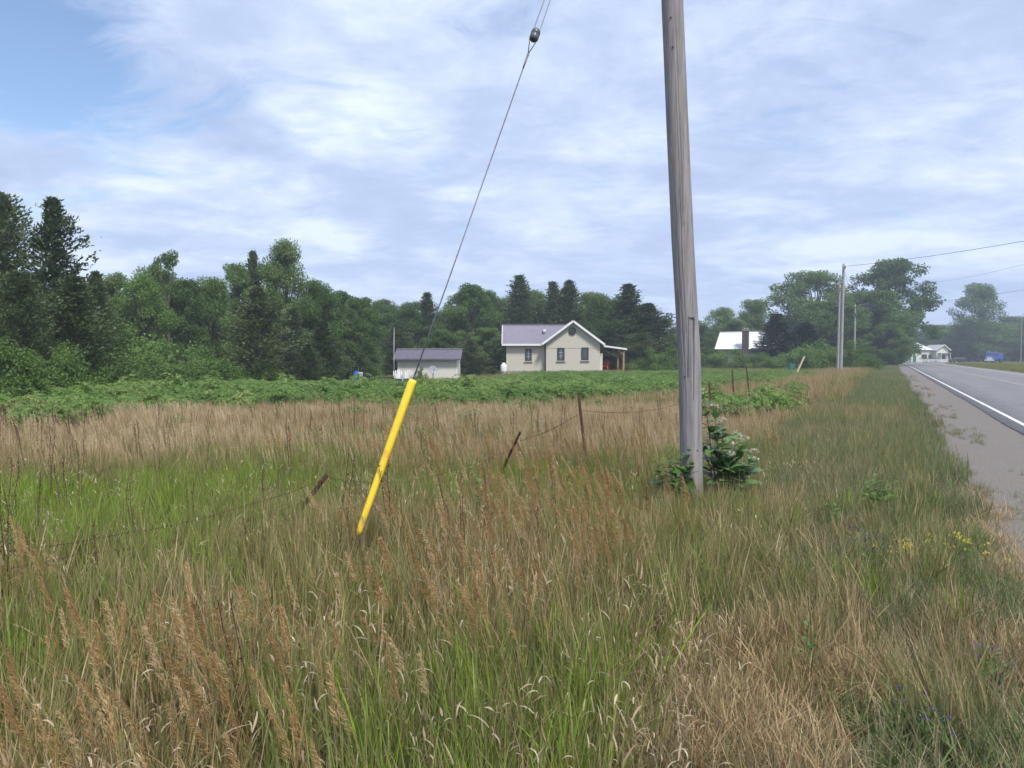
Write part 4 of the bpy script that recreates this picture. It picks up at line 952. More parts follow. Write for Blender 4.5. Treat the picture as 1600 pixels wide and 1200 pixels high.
def roof_plane(parent, a, b, c, d, mat, name='roof', rib=.30, th=.05, rh=.03):
    """sheet-metal roof slope a-b along the eave, d-c along the ridge, with raised ribs running up the slope"""
    a, b, c, d = map(Vector, (a, b, c, d)); nrm = (b - a).cross(d - a).normalized(); m = MB()
    vs = [a, b, c, d] + [p - nrm * th for p in (a, b, c, d)]
    m.add(vs, [(0, 1, 2, 3), (7, 6, 5, 4), (0, 4, 5, 1), (1, 5, 6, 2), (2, 6, 7, 3), (3, 7, 4, 0)])
    k = int((b - a).length / rib); e = (b - a).normalized() * .022
    for i in range(1, k):
        p = a.lerp(b, i / k) + nrm * .001; q = d.lerp(c, i / k) + nrm * .001
        m.add([p - e, p + e, q + e, q - e, p - e * .5 + nrm * rh, p + e * .5 + nrm * rh, q + e * .5 + nrm * rh, q - e * .5 + nrm * rh], [(4, 5, 6, 7), (0, 1, 5, 4), (1, 2, 6, 5), (2, 3, 7, 6), (3, 0, 4, 7)])
    return m.build(name, mat, parent)
def bar(m, a, b, w, h):                        # a squared board from a to b
    a, b = Vector(a), Vector(b); d = (b - a).normalized(); sx = d.cross(Vector((0, 0, 1))); sx = sx.normalized() if sx.length > 1e-4 else Vector((1, 0, 0)); sz = sx.cross(d)
    vs = [p + sx * w / 2 * i + sz * h / 2 * j for p in (a, b) for i, j in ((-1, -1), (1, -1), (1, 1), (-1, 1))]
    return m.add(vs, [(0, 1, 2, 3), (7, 6, 5, 4), (0, 4, 5, 1), (1, 5, 6, 2), (2, 6, 7, 3), (3, 7, 4, 0)])

HY = 72.0                                      # depth of the gable front
k = HY / F                                     # metres per photograph pixel there
def hx(px): return (px - 896) * k
def hz_(py): return 1.6 + (558 - py) * k
hp = at(896, 558, HY); HB = Vector((hp.x, HY, 0))
house = thing('house', 'small beige stucco house with mauve metal roof and white-trimmed gable', 'house', HB)
zE = hz_(536); zP = hz_(501); gx0, gx1 = hx(853.5), hx(937.5); gD = 8.0; wx0 = hx(791); wy = .75; wD = 5.2; zR = hz_(506.5)
m = MB(); pm = (hx(895), zP - .16); 
sl_ = (zP - zE) / (hx(895) - gx0 + .35)        # slope of the gable roof
def gz(x): return zP - abs(x - hx(895)) * sl_ - .17
m.prism([(gx0, -.1), (gx1, -.1), (gx1, gz(gx1)), (hx(895), gz(hx(895))), (gx0, gz(gx0))], 0, gD)
m.build('gable_wall', M_stucco, house)
m = MB(); m.box(((gx0 + gx1) / 2, -.012, hz_(543.5)), (gx1 - gx0 - .02, .03, .05)); m.build('wall_band', M_stucco, house)
m = MB(); ym = wy + wD / 2; m.box(((wx0 + gx0) / 2, ym, (zE - .1 - .1) / 2), (gx0 - wx0 - .004, wD, zE - .1 + .1)); 
m.build('wing_wall', M_stucco, house)
m = MB(); m.prism([(wy + .02, zE - .15), (wy + wD - .02, zE - .15), (ym, zR - .2)], wx0 + .03, wx0 + .15, Matrix(((0, 1, 0, 0), (1, 0, 0, 0), (0, 0, 1, 0), (0, 0, 0, 1)))); m.build('wing_gable', M_stucco, house)
m = MB(); m.box(((gx0 + gx1) / 2, -.02, .12), (gx1 - gx0 + .04, .06, .3)); m.box(((wx0 + gx0) / 2, wy - .02, .12), (gx0 - wx0 - .06, .06, .3)); m.build('foundation', M_conc, house)
# gable roof: two slopes with deep white rakes; wing roof runs into it
ov = .38; xr = hx(895); xl = gx0 - .42; xrr = gx1 + .42; zl = zP - (xr - xl) * sl_; zrr = zP - (xrr - xr) * sl_
roof_plane(house, (xl, gD + .3, zl), (xl, -ov, zl), (xr, -ov, zP), (xr, gD + .3, zP), M_roof)
roof_plane(house, (xrr, -ov, zrr), (xrr, gD + .3, zrr), (xr, gD + .3, zP), (xr, -ov, zP), M_roof)
for x0, z0 in ((xl, zl), (xrr, zrr)):
    m = MB(); bar(m, (x0, -ov - .02, z0 - .08), (xr, -ov - .02, zP - .08), .05, .20); m.build('rake_board', M_trim, house)
    m = MB(); m.box((x0, (gD - ov) / 2, z0 - .1), (.05, gD + ov, .17)); m.build('fascia', M_trim, house)
wl = wx0 - .40; yE = wy - .42; zE2 = hz_(538) + .06; zR2 = zR + .08
roof_plane(house, (wl, yE, zE2), (xl + .12, yE, zE2), (xr - .25, ym, zR2), (wl, ym, zR2), M_roof, rib=.23)
roof_plane(house, (xl + .12, wy + wD + .4, zE2), (wl, wy + wD + .4, zE2), (wl, ym, zR2), (xr - .25, ym, zR2), M_roof, rib=.23)
m = MB(); m.box(((wl + xl) / 2 + .02, yE - .025, zE2 - .1), (xl - wl + .1, .05, .19)); m.build('fascia', M_trim, house)
m = MB(); bar(m, (wl - .015, yE, zE2 - .10), (wl - .015, ym, zR2 - .10), .05, .18); bar(m, (wl - .015, wy + wD + .4, zE2 - .10), (wl - .015, ym, zR2 - .10), .05, .18); m.build('rake_board', M_trim, house)
m = MB(); bar(m, (wl, ym, zR2 + .03), (xr - .4, ym, zR2 + .03), .26, .05); m.build('ridge_cap', M_roof, house)
m = MB(); m.tube([(gx0 - .12, wy - .05, zE2 - .2), (gx0 - .12, wy - .05, .1)], .045, 8); m.build('downpipe', simple('grey_downpipe', (.33, .32, .30), .5), house)
window(house, hx(826), wy, hz_(554.5), 10 * k, 19 * k, (1, 2)); window(house, hx(876.5), 0, hz_(553.5), 11 * k, 20 * k, (1, 2)); window(house, hx(914), 0, hz_(553), 11 * k, 20 * k, (0, 0))
b = MB(); RX = Matrix.Rotation(R(90), 3, 'X'); b.lathe([(.28, -.02), (.36, -.02), (.36, .10), (.28, .10)], 28, (0, 0, 0), RX)
rw = b.build('round_window', M_dark, house, (hx(894), -.005, hz_(517.5)))
b = MB(); b.lathe([(.01, .0), (.29, .0), (.29, .03), (.01, .03)], 24, (0, 0, 0), RX); b.build('pane', simple('pale_round_glass', (.30, .34, .42), .1, 0, .2, 6), rw)
b = MB(); b.box((0, -.04, 0), (.03, .03, .54)); b.box((0, -.041, 0), (.54, .03, .03)); b.build('muntins', M_dark, rw)
b = MB(); b.tube([(hx(849.5), ym - 1.5, zE2 + .6), (hx(849.5), ym - 1.5, hz_(515))], .055, 8); vp = b.build('vent_pipe', M_dark, house)
b = MB(); b.box((hx(852), ym - 1.55, hz_(516)), (.28, .25, .20), bev=.04); b.build('vent_cap', M_trim, vp)
# porch on the right
px0 = gx1 + .03; px1 = hx(981); pd0, pd1 = .7, 4.6
zA, zB = zrr - .10, hz_(544.5)
roof_plane(house, (px1, pd0 - .2, zB), (px1, pd1 + .3, zB), (gx1 + .3, pd1 + .3, zA), (gx1 + .3, pd0 - .2, zA), M_roof, name='porch_roof')
m = MB(); bar(m, (gx1 + .38, pd0 - .22, zA - .09), (px1, pd0 - .22, zB - .07), .05, .15); m.build('porch_rake', M_trim, house)
for yy in (pd0, pd1):
    m = MB(); m.box((hx(976), yy, (zB - .12 + .3) / 2), (.17, .17, zB - .12 - .3), bev=.01); bar(m, (hx(973.5), yy, zB - .55), (hx(966), yy, zB + .02), .09, .10); m.build('porch_post', M_wood, house)
m = MB(); m.box((hx(977), (pd0 + pd1) / 2, zB - .15), (.14, pd1 - pd0 + .3, .18)); m.build('porch_beam', M_wood, house)
m = MB(); m.box(((px0 + hx(979)) / 2, (pd0 + pd1) / 2, .17), (hx(979) - px0, pd1 - pd0 + .4, .22)); dk = m.build('porch_deck', M_deck, house)
for q in range(14):
    y = pd0 - .15 + q * .31; m = MB(); m.box(((px0 + hx(979)) / 2, y, .297), (hx(979) - px0 + .06, .285, .03)); m.build('deck_board', M_deck, dk)
m = MB(); m.box((hx(940), pd0 - .02, .28 + .85), (.34, .06, 1.65)); m.build('porch_screen', M_shedw, house)
BARE.append((HB.x + wx0 - .3, HB.x + px1 + .3, HY - .3, HY + 9))

def armchair(mat, name, label, loc, rz, sc=1.0, group=None):
    """a slatted garden armchair with a raked back"""
    o = thing(name, label, 'chair', loc, rz, group); o.scale = (sc,) * 3
    for sx in (-1, 1):
        m = MB(); m.box((sx * .31, -.30, .29), (.05, .09, .58)); m.build('leg', mat, o)
        m = MB(); bar(m, (sx * .28, .42, 0), (sx * .28, -.28, .36), .05, .09); m.build('leg', mat, o)
        m = MB(); m.box((sx * .34, .0, .595), (.13, .74, .03)); m.build('armrest', mat, o)
    for q in range(5): m = MB(); m.box((0, -.26 + q * .115, .37 - q * .035), (.58, .10, .022), Matrix.Rotation(-.3, 3, 'X')); m.build('seat_slat', mat, o)
    for q in range(5): m = MB(); hh = .68 - .05 * abs(q - 2); bar(m, ((q - 2) * .12, .20, .24), ((q - 2) * .15, .44, .28 + hh), .085, .022); m.build('back_slat', mat, o)
    m = MB(); bar(m, (-.33, .36, .60), (.33, .36, .60), .05, .05); m.build('back_rail', mat, o); return o
armchair(M_red, 'garden_chair', 'red wooden armchair on the porch deck', (HB.x + hx(949), HY + 1.6, .315), R(-25), 1.05)
cy = 56.5; c1 = at(622, 558, cy); c2 = at(634, 558, cy + .3)
WG = 'white chairs in front of the shed'
M_chair = simple('white_plastic', (.56, .57, .58), .5, 0, .05, 3)
armchair(M_chair, 'garden_chair', 'left one of the white garden chairs in front of the shed', (c1.x, cy, float(hgt(c1.x, cy)) - .02), R(14), 1.0, WG).scale.z = 1.12
armchair(M_chair, 'garden_chair', 'right one of the white garden chairs just behind the yellow guard', (c2.x + .1, cy + .3, float(hgt(c2.x, cy)) - .02), R(-12), 1.0, WG).scale.z = 1.12

# ------------------------------------------------------------------ the shed and what stands about it
SY = 63.0; k2 = SY / F; sp_ = at(668, 558, SY); sz0 = float(hgt(sp_.x, SY)); SB = Vector((sp_.x, SY, sz0))
def qx(px): return (px - 668) * k2
def qz(py): return 1.6 + (558 - py) * k2 - sz0
shed = thing('shed', 'low pale garden shed with dark slate metal roof', 'shed', SB)
a0, a1 = qx(621.5), qx(714.5); zE = qz(560); zR = qz(545); D = 3.6
m = MB(); m.box(((a0 + a1) / 2, D / 2, zE / 2 - .1), (a1 - a0, D, zE + .2)); m.build('wall', M_shedw, shed)
m = MB(); m.prism([(0.03, zE - .02), (D - .03, zE - .02), (D / 2, zR - .12)], a0 + .02, a1 - .02, Matrix(((0, 1, 0, 0), (1, 0, 0, 0), (0, 0, 1, 0), (0, 0, 0, 1)))); m.build('gable', M_shedw, shed)
for px in (640, 659, 678, 697): m = MB(); m.box((qx(px), -.006, zE / 2), (.03, .018, zE - .05)); m.build('batten', M_shedw, shed)
m = MB(); m.box((a1 - .04, -.012, zE / 2), (.09, .03, zE - .04)); m.box((a0 + .04, -.012, zE / 2), (.09, .03, zE - .04)); m.build('corner_trim', M_trim, shed)
x0, x1 = qx(615), qx(720.5)
roof_plane(shed, (x0, -.38, zE - .04), (x1, -.38, zE - .04), (x1, D / 2, zR), (x0, D / 2, zR), M_roofd, rib=.27); roof_plane(shed, (x1, D + .38, zE - .04), (x0, D + .38, zE - .04), (x0, D / 2, zR), (x1, D / 2, zR), M_roofd, rib=.27)
m = MB(); bar(m, (x0, D / 2, zR + .02), (x1, D / 2, zR + .02), .22, .04); m.build('ridge_cap', simple('pale_ridge_metal', (.34, .33, .37), .4), shed)
m = MB(); m.box(((x0 + x1) / 2, -.40, zE - .10), (x1 - x0, .035, .11)); m.build('fascia', M_roofd, shed)
m = MB(); m.tube([(qx(698), D / 2 + .1, zR - .1), (qx(698), D / 2 + .1, zR + .16)], .05, 8); m.build('vent_pipe', M_dark, shed)
BARE.append((SB.x + x0 - .2, SB.x + x1 + .2, SY - .1, SY + D))
# antenna mast
ap = at(615.5, 558, SY - 1.2); az = float(hgt(ap.x, ap.y)); m = MB(); m.tube([(0, 0, -.1), (0, 0, 2.5), (.03, 0, at(615, 512, SY - 1.2).z - az)], [.028, .022, .010], 6); m.build('mast', M_trim, tag(link('antenna_mast', None, None, None, (ap.x, ap.y, az)), 'thin pale antenna mast standing at the left corner of the shed', 'mast'))
# satellite dish
dY = SY - 1.6; dp = at(676, 558, dY); dz = float(hgt(dp.x, dY)); dish = thing('satellite_dish', 'grey oval satellite dish on a short post before the shed', 'satellite dish', (dp.x, dY, dz))
hd = at(676, 579, dY).z - dz; M_dish = simple('grey_dish', (.24, .25, .29), .5, 0, .05, 3); AXd = Matrix.Rotation(R(22), 3, 'Z') @ Matrix.Rotation(R(68), 3, 'X')
m = MB(); m.tube([(0, .16, -.1), (0, .16, hd)], .03, 8); m.build('post', M_steel, dish)
prof = [(.02, 0), (.18, .02), (.33, .065), (.37, .09), (.375, .095), (.37, .10), (.32, .085), (.17, .045), (.02, .03)]
m = MB(); m.lathe(prof, 24, (0, .05, hd), AXd); m.build('reflector', M_dish, dish)
ax_ = AXd @ Vector((0, 0, 1)); m = MB(); m.tube([(0, .05, hd - .33), Vector((0, .05, hd - .12)) + ax_ * .45], .018, 6); m.box(Vector((0, .05, hd - .10)) + ax_ * .48, (.09, .14, .09), bev=.02); m.build('feed_arm', M_dark, dish)
tree('B1', 657, 576, 26, SY - 2, 'small dark shrub between the white chairs and the satellite dish', G5)
BARE.append((-13.4, -7.3, 45, 58))
# propane tank
tY = 71.5; tp = at(787, 558, tY); pt = thing('propane_tank', 'white upright propane tank at the left corner of the house', 'propane tank', (tp.x, tY, 0)); r = .31; H = at(787, 567, tY).z - .12
m = MB(); m.lathe([(.05, .08), (r * .7, .10), (r * .96, .2), (r, .32), (r, H - .26), (r * .96, H - .14), (r * .7, H - .03), (.05, H)], 22); m.build('tank_body', M_trim, pt)
m = MB(); m.lathe([(.20, -.02), (.215, -.02), (.215, .15), (.20, .15)], 18); m.build('foot_ring', M_trim, pt)
m = MB(); m.lathe([(.15, H - .04), (.165, H - .04), (.165, H + .13), (.15, H + .13)], 16); m.build('collar', M_trim, pt)
m = MB(); m.tube([(0, 0, H), (0, 0, H + .08)], .035, 8); m.tube([(-.05, 0, H + .06), (.06, 0, H + .06)], .02, 6); m.build('valve', M_steel, pt)
# blue barrel, white bucket, metal frame, low trailer
bY = 54.0; bp_ = at(556.5, 558, bY); bz = float(hgt(bp_.x, bY)); bt = at(556, 580.5, bY).z
br = thing('barrel', 'blue plastic barrel among the sumac left of the shed', 'barrel', (bp_.x, bY, bz)); hb = bt - bz
m = MB(); m.lathe([(.16, 0), (.20, .04), (.215, .2), (.225, .22), (.215, .24), (.22, hb * .6), (.23, hb * .62), (.22, hb * .64), (.20, hb - .05), (.17, hb)], 20); m.build('drum', M_blue, br)
m = MB(); m.lathe([(.185, hb - .03), (.205, hb - .03), (.205, hb + .025), (.185, hb + .025)], 20); m.build('rim', M_blue, br)
b2 = at(563, 558, bY - .3); bu = thing('bucket', 'white plastic bag-topped bucket leaning on the blue barrel', 'bucket', (b2.x, bY - .3, bz)); bu['label'] = 'white plastic bucket close to the right side of the blue barrel'; h2 = at(563, 582, bY - .3).z - bz
m = MB(); m.lathe([(.13, 0), (.14, .02), (.17, h2 * .9), (.185, h2 * .92), (.185, h2 * .97), (.165, h2), (.155, h2 * .96), (.02, h2 * .95)], 18); m.build('pail', M_trim, bu)
m = MB(); m.tube([(.17 * cos(t), -.02, h2 * .93 + .14 * sin(t)) for t in np.linspace(0, pi, 9)], .008, 5); m.build('handle', M_steel, bu)
fr = thing('metal_frame', 'thin dark metal frame standing behind the blue barrel', 'frame', (at(554, 558, bY + .5).x, bY + .5, bz)); w2 = .28; hf = at(554, 573, bY + .5).z - bz
for sx in (-1, 1): m = MB(); m.tube([(sx * w2, 0, -.1), (sx * w2, 0, hf)], .022, 6); m.build('upright', M_dark, fr)
m = MB(); m.tube([(-w2 - .02, 0, hf), (w2 + .02, 0, hf)], .022, 6); m.build('crossbar', M_dark, fr)
tY2 = 56.0; tp2 = at(590, 558, tY2); tz2 = float(hgt(tp2.x, tY2)); tr = thing('utility_trailer', 'low black flatbed trailer half hidden in sumac left of the white chairs', 'trailer', (tp2.x, tY2, tz2)); zb = at(590, 590, tY2).z - tz2
m = MB(); m.box((-.1, 0, zb), (1.7, 1.1, .07)); m.build('bed', M_black, tr)
m = MB(); bar(m, (.75, 0, zb), (1.5, 0, zb - .12), .06, .07); m.build('tongue', M_black, tr)
m = MB(); m.box((-.70, -.2, zb + .13), (.5, .5, .2), bev=.05); m.build('tool_box', M_black, tr)
for sy in (-.6, .6): m = MB(); m.lathe([(.02, -.06), (.16, -.06), (.2, -.04), (.2, .04), (.16, .06), (.02, .06)], 18, (-.35, sy, .2), RX); m.build('wheel', M_black, tr)

# ------------------------------------------------------------------ the white-roofed house
WY = 112.0; wp = at(1165, 558, WY); th2 = -R(26); wh = thing('house', 'far house with a steep white metal roof and brick chimney', 'house', (wp.x, WY, 0), th2); kw = WY / F
ex0, ex1 = -4.6, 5.0; eZ = 1.6 + 12.6 * kw; rZ = 1.6 + 41 * kw; dd = 4.3
m = MB(); m.box(((ex0 + ex1) / 2, dd, eZ / 2 - .1), (ex1 - ex0 - .8, dd * 2 - .7, eZ + .1)); m.build('wall', simple('grey_siding', (.20, .20, .21), .8), wh)
m = MB(); m.prism([(.4, eZ - .02), (2 * dd - .4, eZ - .02), (dd, rZ - .3)], ex0 + .42, ex1 - .42, Matrix(((0, 1, 0, 0), (1, 0, 0, 0), (0, 0, 1, 0), (0, 0, 0, 1)))); m.build('gable', simple('grey_gable', (.2, .2, .21), .8), wh)
roof_plane(wh, (ex0, 0, eZ), (ex1, 0, eZ), (ex1, dd, rZ), (ex0, dd, rZ), M_wroof, rib=.45, rh=.025); roof_plane(wh, (ex1, 2 * dd, eZ), (ex0, 2 * dd, eZ), (ex0, dd, rZ), (ex1, dd, rZ), M_wroof, rib=.45, rh=.025)
m = MB(); bar(m, (ex0, dd, rZ + .03), (ex1, dd, rZ + .03), .3, .06); m.build('ridge_cap', M_wroof, wh)
cx_ = -.05; ch = MB(); cz1 = 1.6 + 41 * kw; ch.box((cx_, .1, cz1 / 2), (.92, .75, cz1)); chm = ch.build('chimney', M_brick, wh)
ch = MB(); ch.box((cx_, .1, cz1 + .06), (1.04, .87, .12)); ch.build('chimney_cap', M_conc, chm)
for sx in (-.22, .22): ch = MB(); ch.lathe([(.13, 0), (.15, 0), (.13, .32), (.10, .32)], 10, (cx_ + sx, .1, cz1 + .12)); ch.build('flue', M_conc, chm)
row = MB()
for j in range(int(cz1 / .075)):
    for i in range(4): row.box((cx_ - .33 + i * .225 + (.05 if j % 2 else -.04), -.278, .04 + j * .075), (.205, .016, .062))
o = row.build('brick', M_brick, chm); o['kind'] = 'stuff'
m = MB(); m.tube([(1.9, 2.2, eZ + 1.2), (1.9, 2.2, eZ + 2.0)], .06, 8); m.build('vent_pipe', M_dark, wh)
window(wh, -3.2, .35, 1.5, 1.1, 1.2, (1, 0)); window(wh, 3.0, .35, 1.5, 1.1, 1.2, (1, 0))
# leaning pale stake and teal box at the far fence
sY = 64.0; s0 = at(1249, 572, sY); s1 = at(1257, 556.5, sY); m = MB(); bar(m, Vector((-.3, 0, -.75)), s1 - s0, .16, .10); tag(m.build('wooden_stake', simple('pale_bare_wood', (.55, .48, .36), .8, 0, .15, 5), None, s0), 'pale bare wooden stake leaning at the far end of the sumac', 'stake')
gY = 76.0; gp = at(1237, 558, gY); gb = thing('utility_box', 'small teal green box under the bushes beside the leaning pale stake', 'utility box', (gp.x, gY, 0)); gh = at(1237, 568, gY).z
m = MB(); m.box((0, 0, gh / 2), (.52, .4, gh), bev=.03); m.build('cabinet', M_green, gb); m = MB(); m.box((0, 0, gh + .02), (.58, .46, .05), bev=.01); m.build('lid', M_green, gb)

# ------------------------------------------------------------------ the far white house, fence, car and truck across the bend
FY = 232.0; kf = FY / F; fp_ = at(1450, 558, FY); fh = thing('house', 'far white house with pale roof and front gable at the road bend', 'house', (fp_.x, FY, -.1))
def fx(px): return (px - 1450) * kf
def fz(py): return 1.7 + (558 - py) * kf
M_cream = simple('cream_siding', (.62, .63, .55), .7, 0, .04, 3)
l0, l1 = fx(1424), fx(1458); e1 = fz(547); D1 = 8
m = MB(); m.box(((l0 + l1) / 2, D1 / 2, e1 / 2), (l1 - l0, D1, e1)); m.build('wall', M_cream, fh)
roof_plane(fh, (l0 - .4, -.5, e1), (l1 + .2, -.5, e1), (fx(1440), D1 / 2, fz(534)), (l0 - .4, D1 / 2, fz(534)), M_wroof, rib=.6); roof_plane(fh, (l1 + .2, D1 + .5, e1), (l0 - .4, D1 + .5, e1), (l0 - .4, D1 / 2, fz(534)), (fx(1440), D1 / 2, fz(534)), M_wroof, rib=.6)
g0, g1 = fx(1457), fx(1475); ge = fz(546.5); gp_ = fz(539.5); gc = (g0 + g1) / 2 + .3
m = MB(); m.prism([(g0, 0), (g1, 0), (g1, ge), (gc, gp_), (g0, ge)], -2.2, 6); m.build('gable_wall', M_cream, fh)
gr_ = simple('grey_shingle_roof', (.36, .36, .37), .8)
roof_plane(fh, (g1 + .6, -2.7, ge - .25), (g1 + .6, 6, ge - .25), (gc, 6, gp_ + .15), (gc, -2.7, gp_ + .15), gr_); roof_plane(fh, (g0 - .6, 6, ge - .25), (g0 - .6, -2.7, ge - .25), (gc, -2.7, gp_ + .15), (gc, 6, gp_ + .15), gr_)
for xa, za in ((g0 - .6, ge - .25), (g1 + .6, ge - .25)): m = MB(); bar(m, (xa, -2.72, za - .02), (gc, -2.72, gp_ + .13), .06, .22); m.build('rake_board', M_trim, fh)
m = MB(); m.box((gc, -2.9, fz(552)), (3.3, 1.4, .14)); m.build('porch_roof', gr_, fh)
for sx in (-1.4, 1.4): m = MB(); m.box((gc + sx, -3.5, fz(552) / 2), (.12, .12, fz(552))); m.build('porch_post', M_trim, fh)
m = MB(); m.box((fx(1429), -.04, 1.25), (.95, .1, 2.1), bev=.01); dr = m.build('door', M_green, fh); dr['label'] = 'teal green front door'
window(fh, fx(1444), 0, 1.9, 1.6, 1.3, (1, 0)); window(fh, fx(1453), 0, 1.9, .9, 1.2, (0, 1)); window(fh, gc, -2.2, 1.7, 1.0, 1.2, (1, 0))
tree('B2', 1444, 556, 12, 228, 'dark clipped bush under the windows of the far white house', 'bushes of the far white house'); tree('B0', 1463, 559, 14, 226, 'low bush by the porch of the far white house', 'bushes of the far white house')
wf = thing('picket_fence', 'long low white fence before the far white house', 'fence', (at(1437, 558, 222).x, 222, 0))
fw = (1494 - 1437) * 222 / F
for i in range(9): m = MB(); m.box((i * fw / 8, 0, .45), (.14, .14, 1.0)); m.build('fence_post', M_trim, wf)
for z in (.35, .62, .88): m = MB(); m.box((fw / 2, -.09, z), (fw, .04, .13)); m.build('rail', M_trim, wf)

def wheel(parent, x, y, z, r, w, side):
    RZ = RX; m = MB(); m.lathe([(r * .62, -w / 2), (r * .95, -w / 2), (r, -w * .35), (r, w * .35), (r * .95, w / 2), (r * .62, w / 2)], 20, (0, 0, 0), RZ); o = m.build('wheel', M_black, parent, (x, y, z))
    m = MB(); m.lathe([(.03, -w * .3), (r * .62, -w * .42), (r * .64, w * .42), (.03, w * .3)], 14, (0, 0, 0), RZ); m.build('rim', M_steel, o)
M_carp = simple('dark_grey_car_paint', (.035, .04, .045), .25, .3, .05, 3); M_tail = simple('red_lamp', (.4, .02, .02), .3)
def car(loc, rz):
    c = thing('parked_car', 'dark grey estate car parked right of the white fence', 'car', loc, rz)
    body = [(-2.3, .38), (2.3, .38), (2.36, .62), (2.25, .92), (1.15, 1.02), (-2.2, 1.02), (-2.36, .8)]; m = MB(); m.prism(body, -.88, .88); m.build('body', M_carp, c)
    m = MB(); cab = [(-2.18, 1.022), (1.05, 1.022), (.35, 1.52), (-1.75, 1.58), (-2.1, 1.3)]; n = len(cab); vs = [(x, -.82 + .16 * (z - 1.02) / .5, z) for x, z in cab] + [(x, .82 - .16 * (z - 1.02) / .5, z) for x, z in cab]
    m.add(vs, [tuple(range(n)), tuple(range(n, 2 * n))[::-1]] + [(i, i + n, (i + 1) % n + n, (i + 1) % n) for i in range(n)]); m.build('cabin', M_carp, c)
    for x0, x1, x2, x3 in ((-1.95, -1.0, -1.05, -1.85), (-.9, .05, .0, -.85), (.15, .85, .32, .2)):
        for s in (-1, 1): m = MB(); m.add([(x0, s * .83, 1.08), (x1, s * .83, 1.08), (x2, s * .70, 1.46), (x3, s * .70, 1.46)], [(0, 1, 2, 3) if s < 0 else (3, 2, 1, 0)]); m.build('side_window', M_glass, c)
    for x in (-1.4, 1.4):
        for s in (-1, 1): wheel(c, x, s * .80, .33, .33, .22, s)
    for s in (-1, 1):
        m = MB(); m.box((2.30, s * .62, .74), (.1, .36, .16), bev=.02); m.build('headlight', M_trim, c); m = MB(); m.box((-2.31, s * .70, .84), (.08, .2, .26), bev=.02); m.build('tail_light', M_tail, c)
    m = MB(); m.box((2.33, 0, .45), (.14, 1.7, .18), bev=.04); m.box((-2.35, 0, .48), (.14, 1.7, .2), bev=.04); m.build('bumper', M_black, c)
cpz = at(1496, 558, 216); car((cpz.x, 216, .0), R(186))
M_tb = simple('blue_truck_paint', (.03, .12, .48), .35, 0, .06, 3)
def truck(loc, rz):
    t = thing('dump_truck', 'blue dump truck parked facing the road at the right', 'truck', loc, rz)
    m = MB(); m.box((0, 0, .72), (7.4, .9, .26)); m.build('chassis', M_black, t)
    m = MB(); m.prism([(1.0, .85), (2.55, .85), (2.55, 1.75), (2.25, 2.85), (1.05, 2.95), (1.0, 2.9)], -1.18, 1.18); m.build('cab', M_tb, t)
    m = MB(); m.prism([(2.56, .85), (3.75, .85), (3.8, 1.55), (3.7, 1.68), (2.56, 1.78)], -.95, .95); m.build('hood', M_tb, t)
    m = MB(); m.add([(2.53, -1.02, 1.84), (2.53, 1.02, 1.84), (2.29, .95, 2.76), (2.29, -.95, 2.76)], [(0, 1, 2, 3)]); b_ = m.build('windshield', M_glass, t); b_.location = (.02, 0, 0)
    for s in (-1, 1): m = MB(); m.box((1.75, s * 1.185, 2.25), (.85, .02, .75), bev=.005); m.build('side_window', M_glass, t)
    m = MB(); m.box((3.82, 0, 1.2), (.06, 1.1, .62), bev=.02); m.build('grille', M_trim, t); m = MB(); m.box((3.9, 0, .68), (.22, 2.3, .34), bev=.05); m.build('bumper', M_trim, t)
    for s in (-1, 1): m = MB(); m.box((3.8, s * .80, 1.15), (.08, .26, .22), bev=.03); m.build('headlight', M_trim, t); m = MB(); m.box((3.2, s * 1.05, 1.15), (1.15, .28, .10), bev=.04); m.build('fender', M_tb, t)
    for s in (-1, 1): m = MB(); m.box((2.4, s * 1.4, 2.2), (.12, .22, .45), bev=.03); m.build('mirror', M_black, t)
    m = MB(); m.prism([(-3.7, 1.0), (.8, 1.0), (.9, 2.55), (-3.8, 2.45)], -1.2, 1.2); m.build('dump_box', M_tb, t)
    for x in (-3.0, -2.0, -1.0, 0): 
        for s in (-1, 1): m = MB(); m.box((x, s * 1.23, 1.7), (.1, .05, 1.3)); m.build('box_rib', M_tb, t)
    m = MB(); m.box((-1.5, 0, 2.62), (4.2, 2.2, .22), bev=.06); m.build('load_cover', M_red, t)
    for x in (3.1, -1.4, -2.7):
        for s in (-1, 1): wheel(t, x, s * 1.02, .52, .52, .34, s)
    m = MB(); m.tube([(.9, -1.0, 1.0), (.9, -1.0, 3.3)], .07, 8); m.build('exhaust_stack', M_steel, t)
tpz = at(1553, 558, 202); truck((tpz.x, 202, .05), R(222))

# ------------------------------------------------------------------ near plants: each its own thing, its big leaves its parts
def leaf_shape(name, Lf, W, droop=.35, fold=.25, wavy=.0):
    n = 7; V = []
    for i in range(n):
        t = i / (n - 1); w = W / 2 * (sin(pi * min(1, t ** .8 * .97 + .03)) ** .8) if i < n - 1 else .001; x = Lf * t; z = -droop * Lf * t * t
        V += [(x, -w, z + fold * w), (x, 0, z), (x, w, z + fold * w)]
    Fq = [(i * 3 + a, i * 3 + 3 + a, i * 3 + 4 + a, i * 3 + 1 + a) for i in range(n - 1) for a in (0, 1)]
    me = bpy.data.meshes.new(name); me.from_pydata(V, [], Fq); me.polygons.foreach_set('use_smooth', [True] * len(Fq))
    at_ = me.attributes.new('tone', 'FLOAT', 'POINT'); at_.data.foreach_set('value', [.5] * len(V)); me.update(); return me
M_milk = leafmat('dark_milkweed_leaf', [(0, (.05, .12, .04)), (.5, (.085, .18, .06)), (1, (.15, .25, .09))], .25, rough=.4, rnd=1.0, spec=.5)
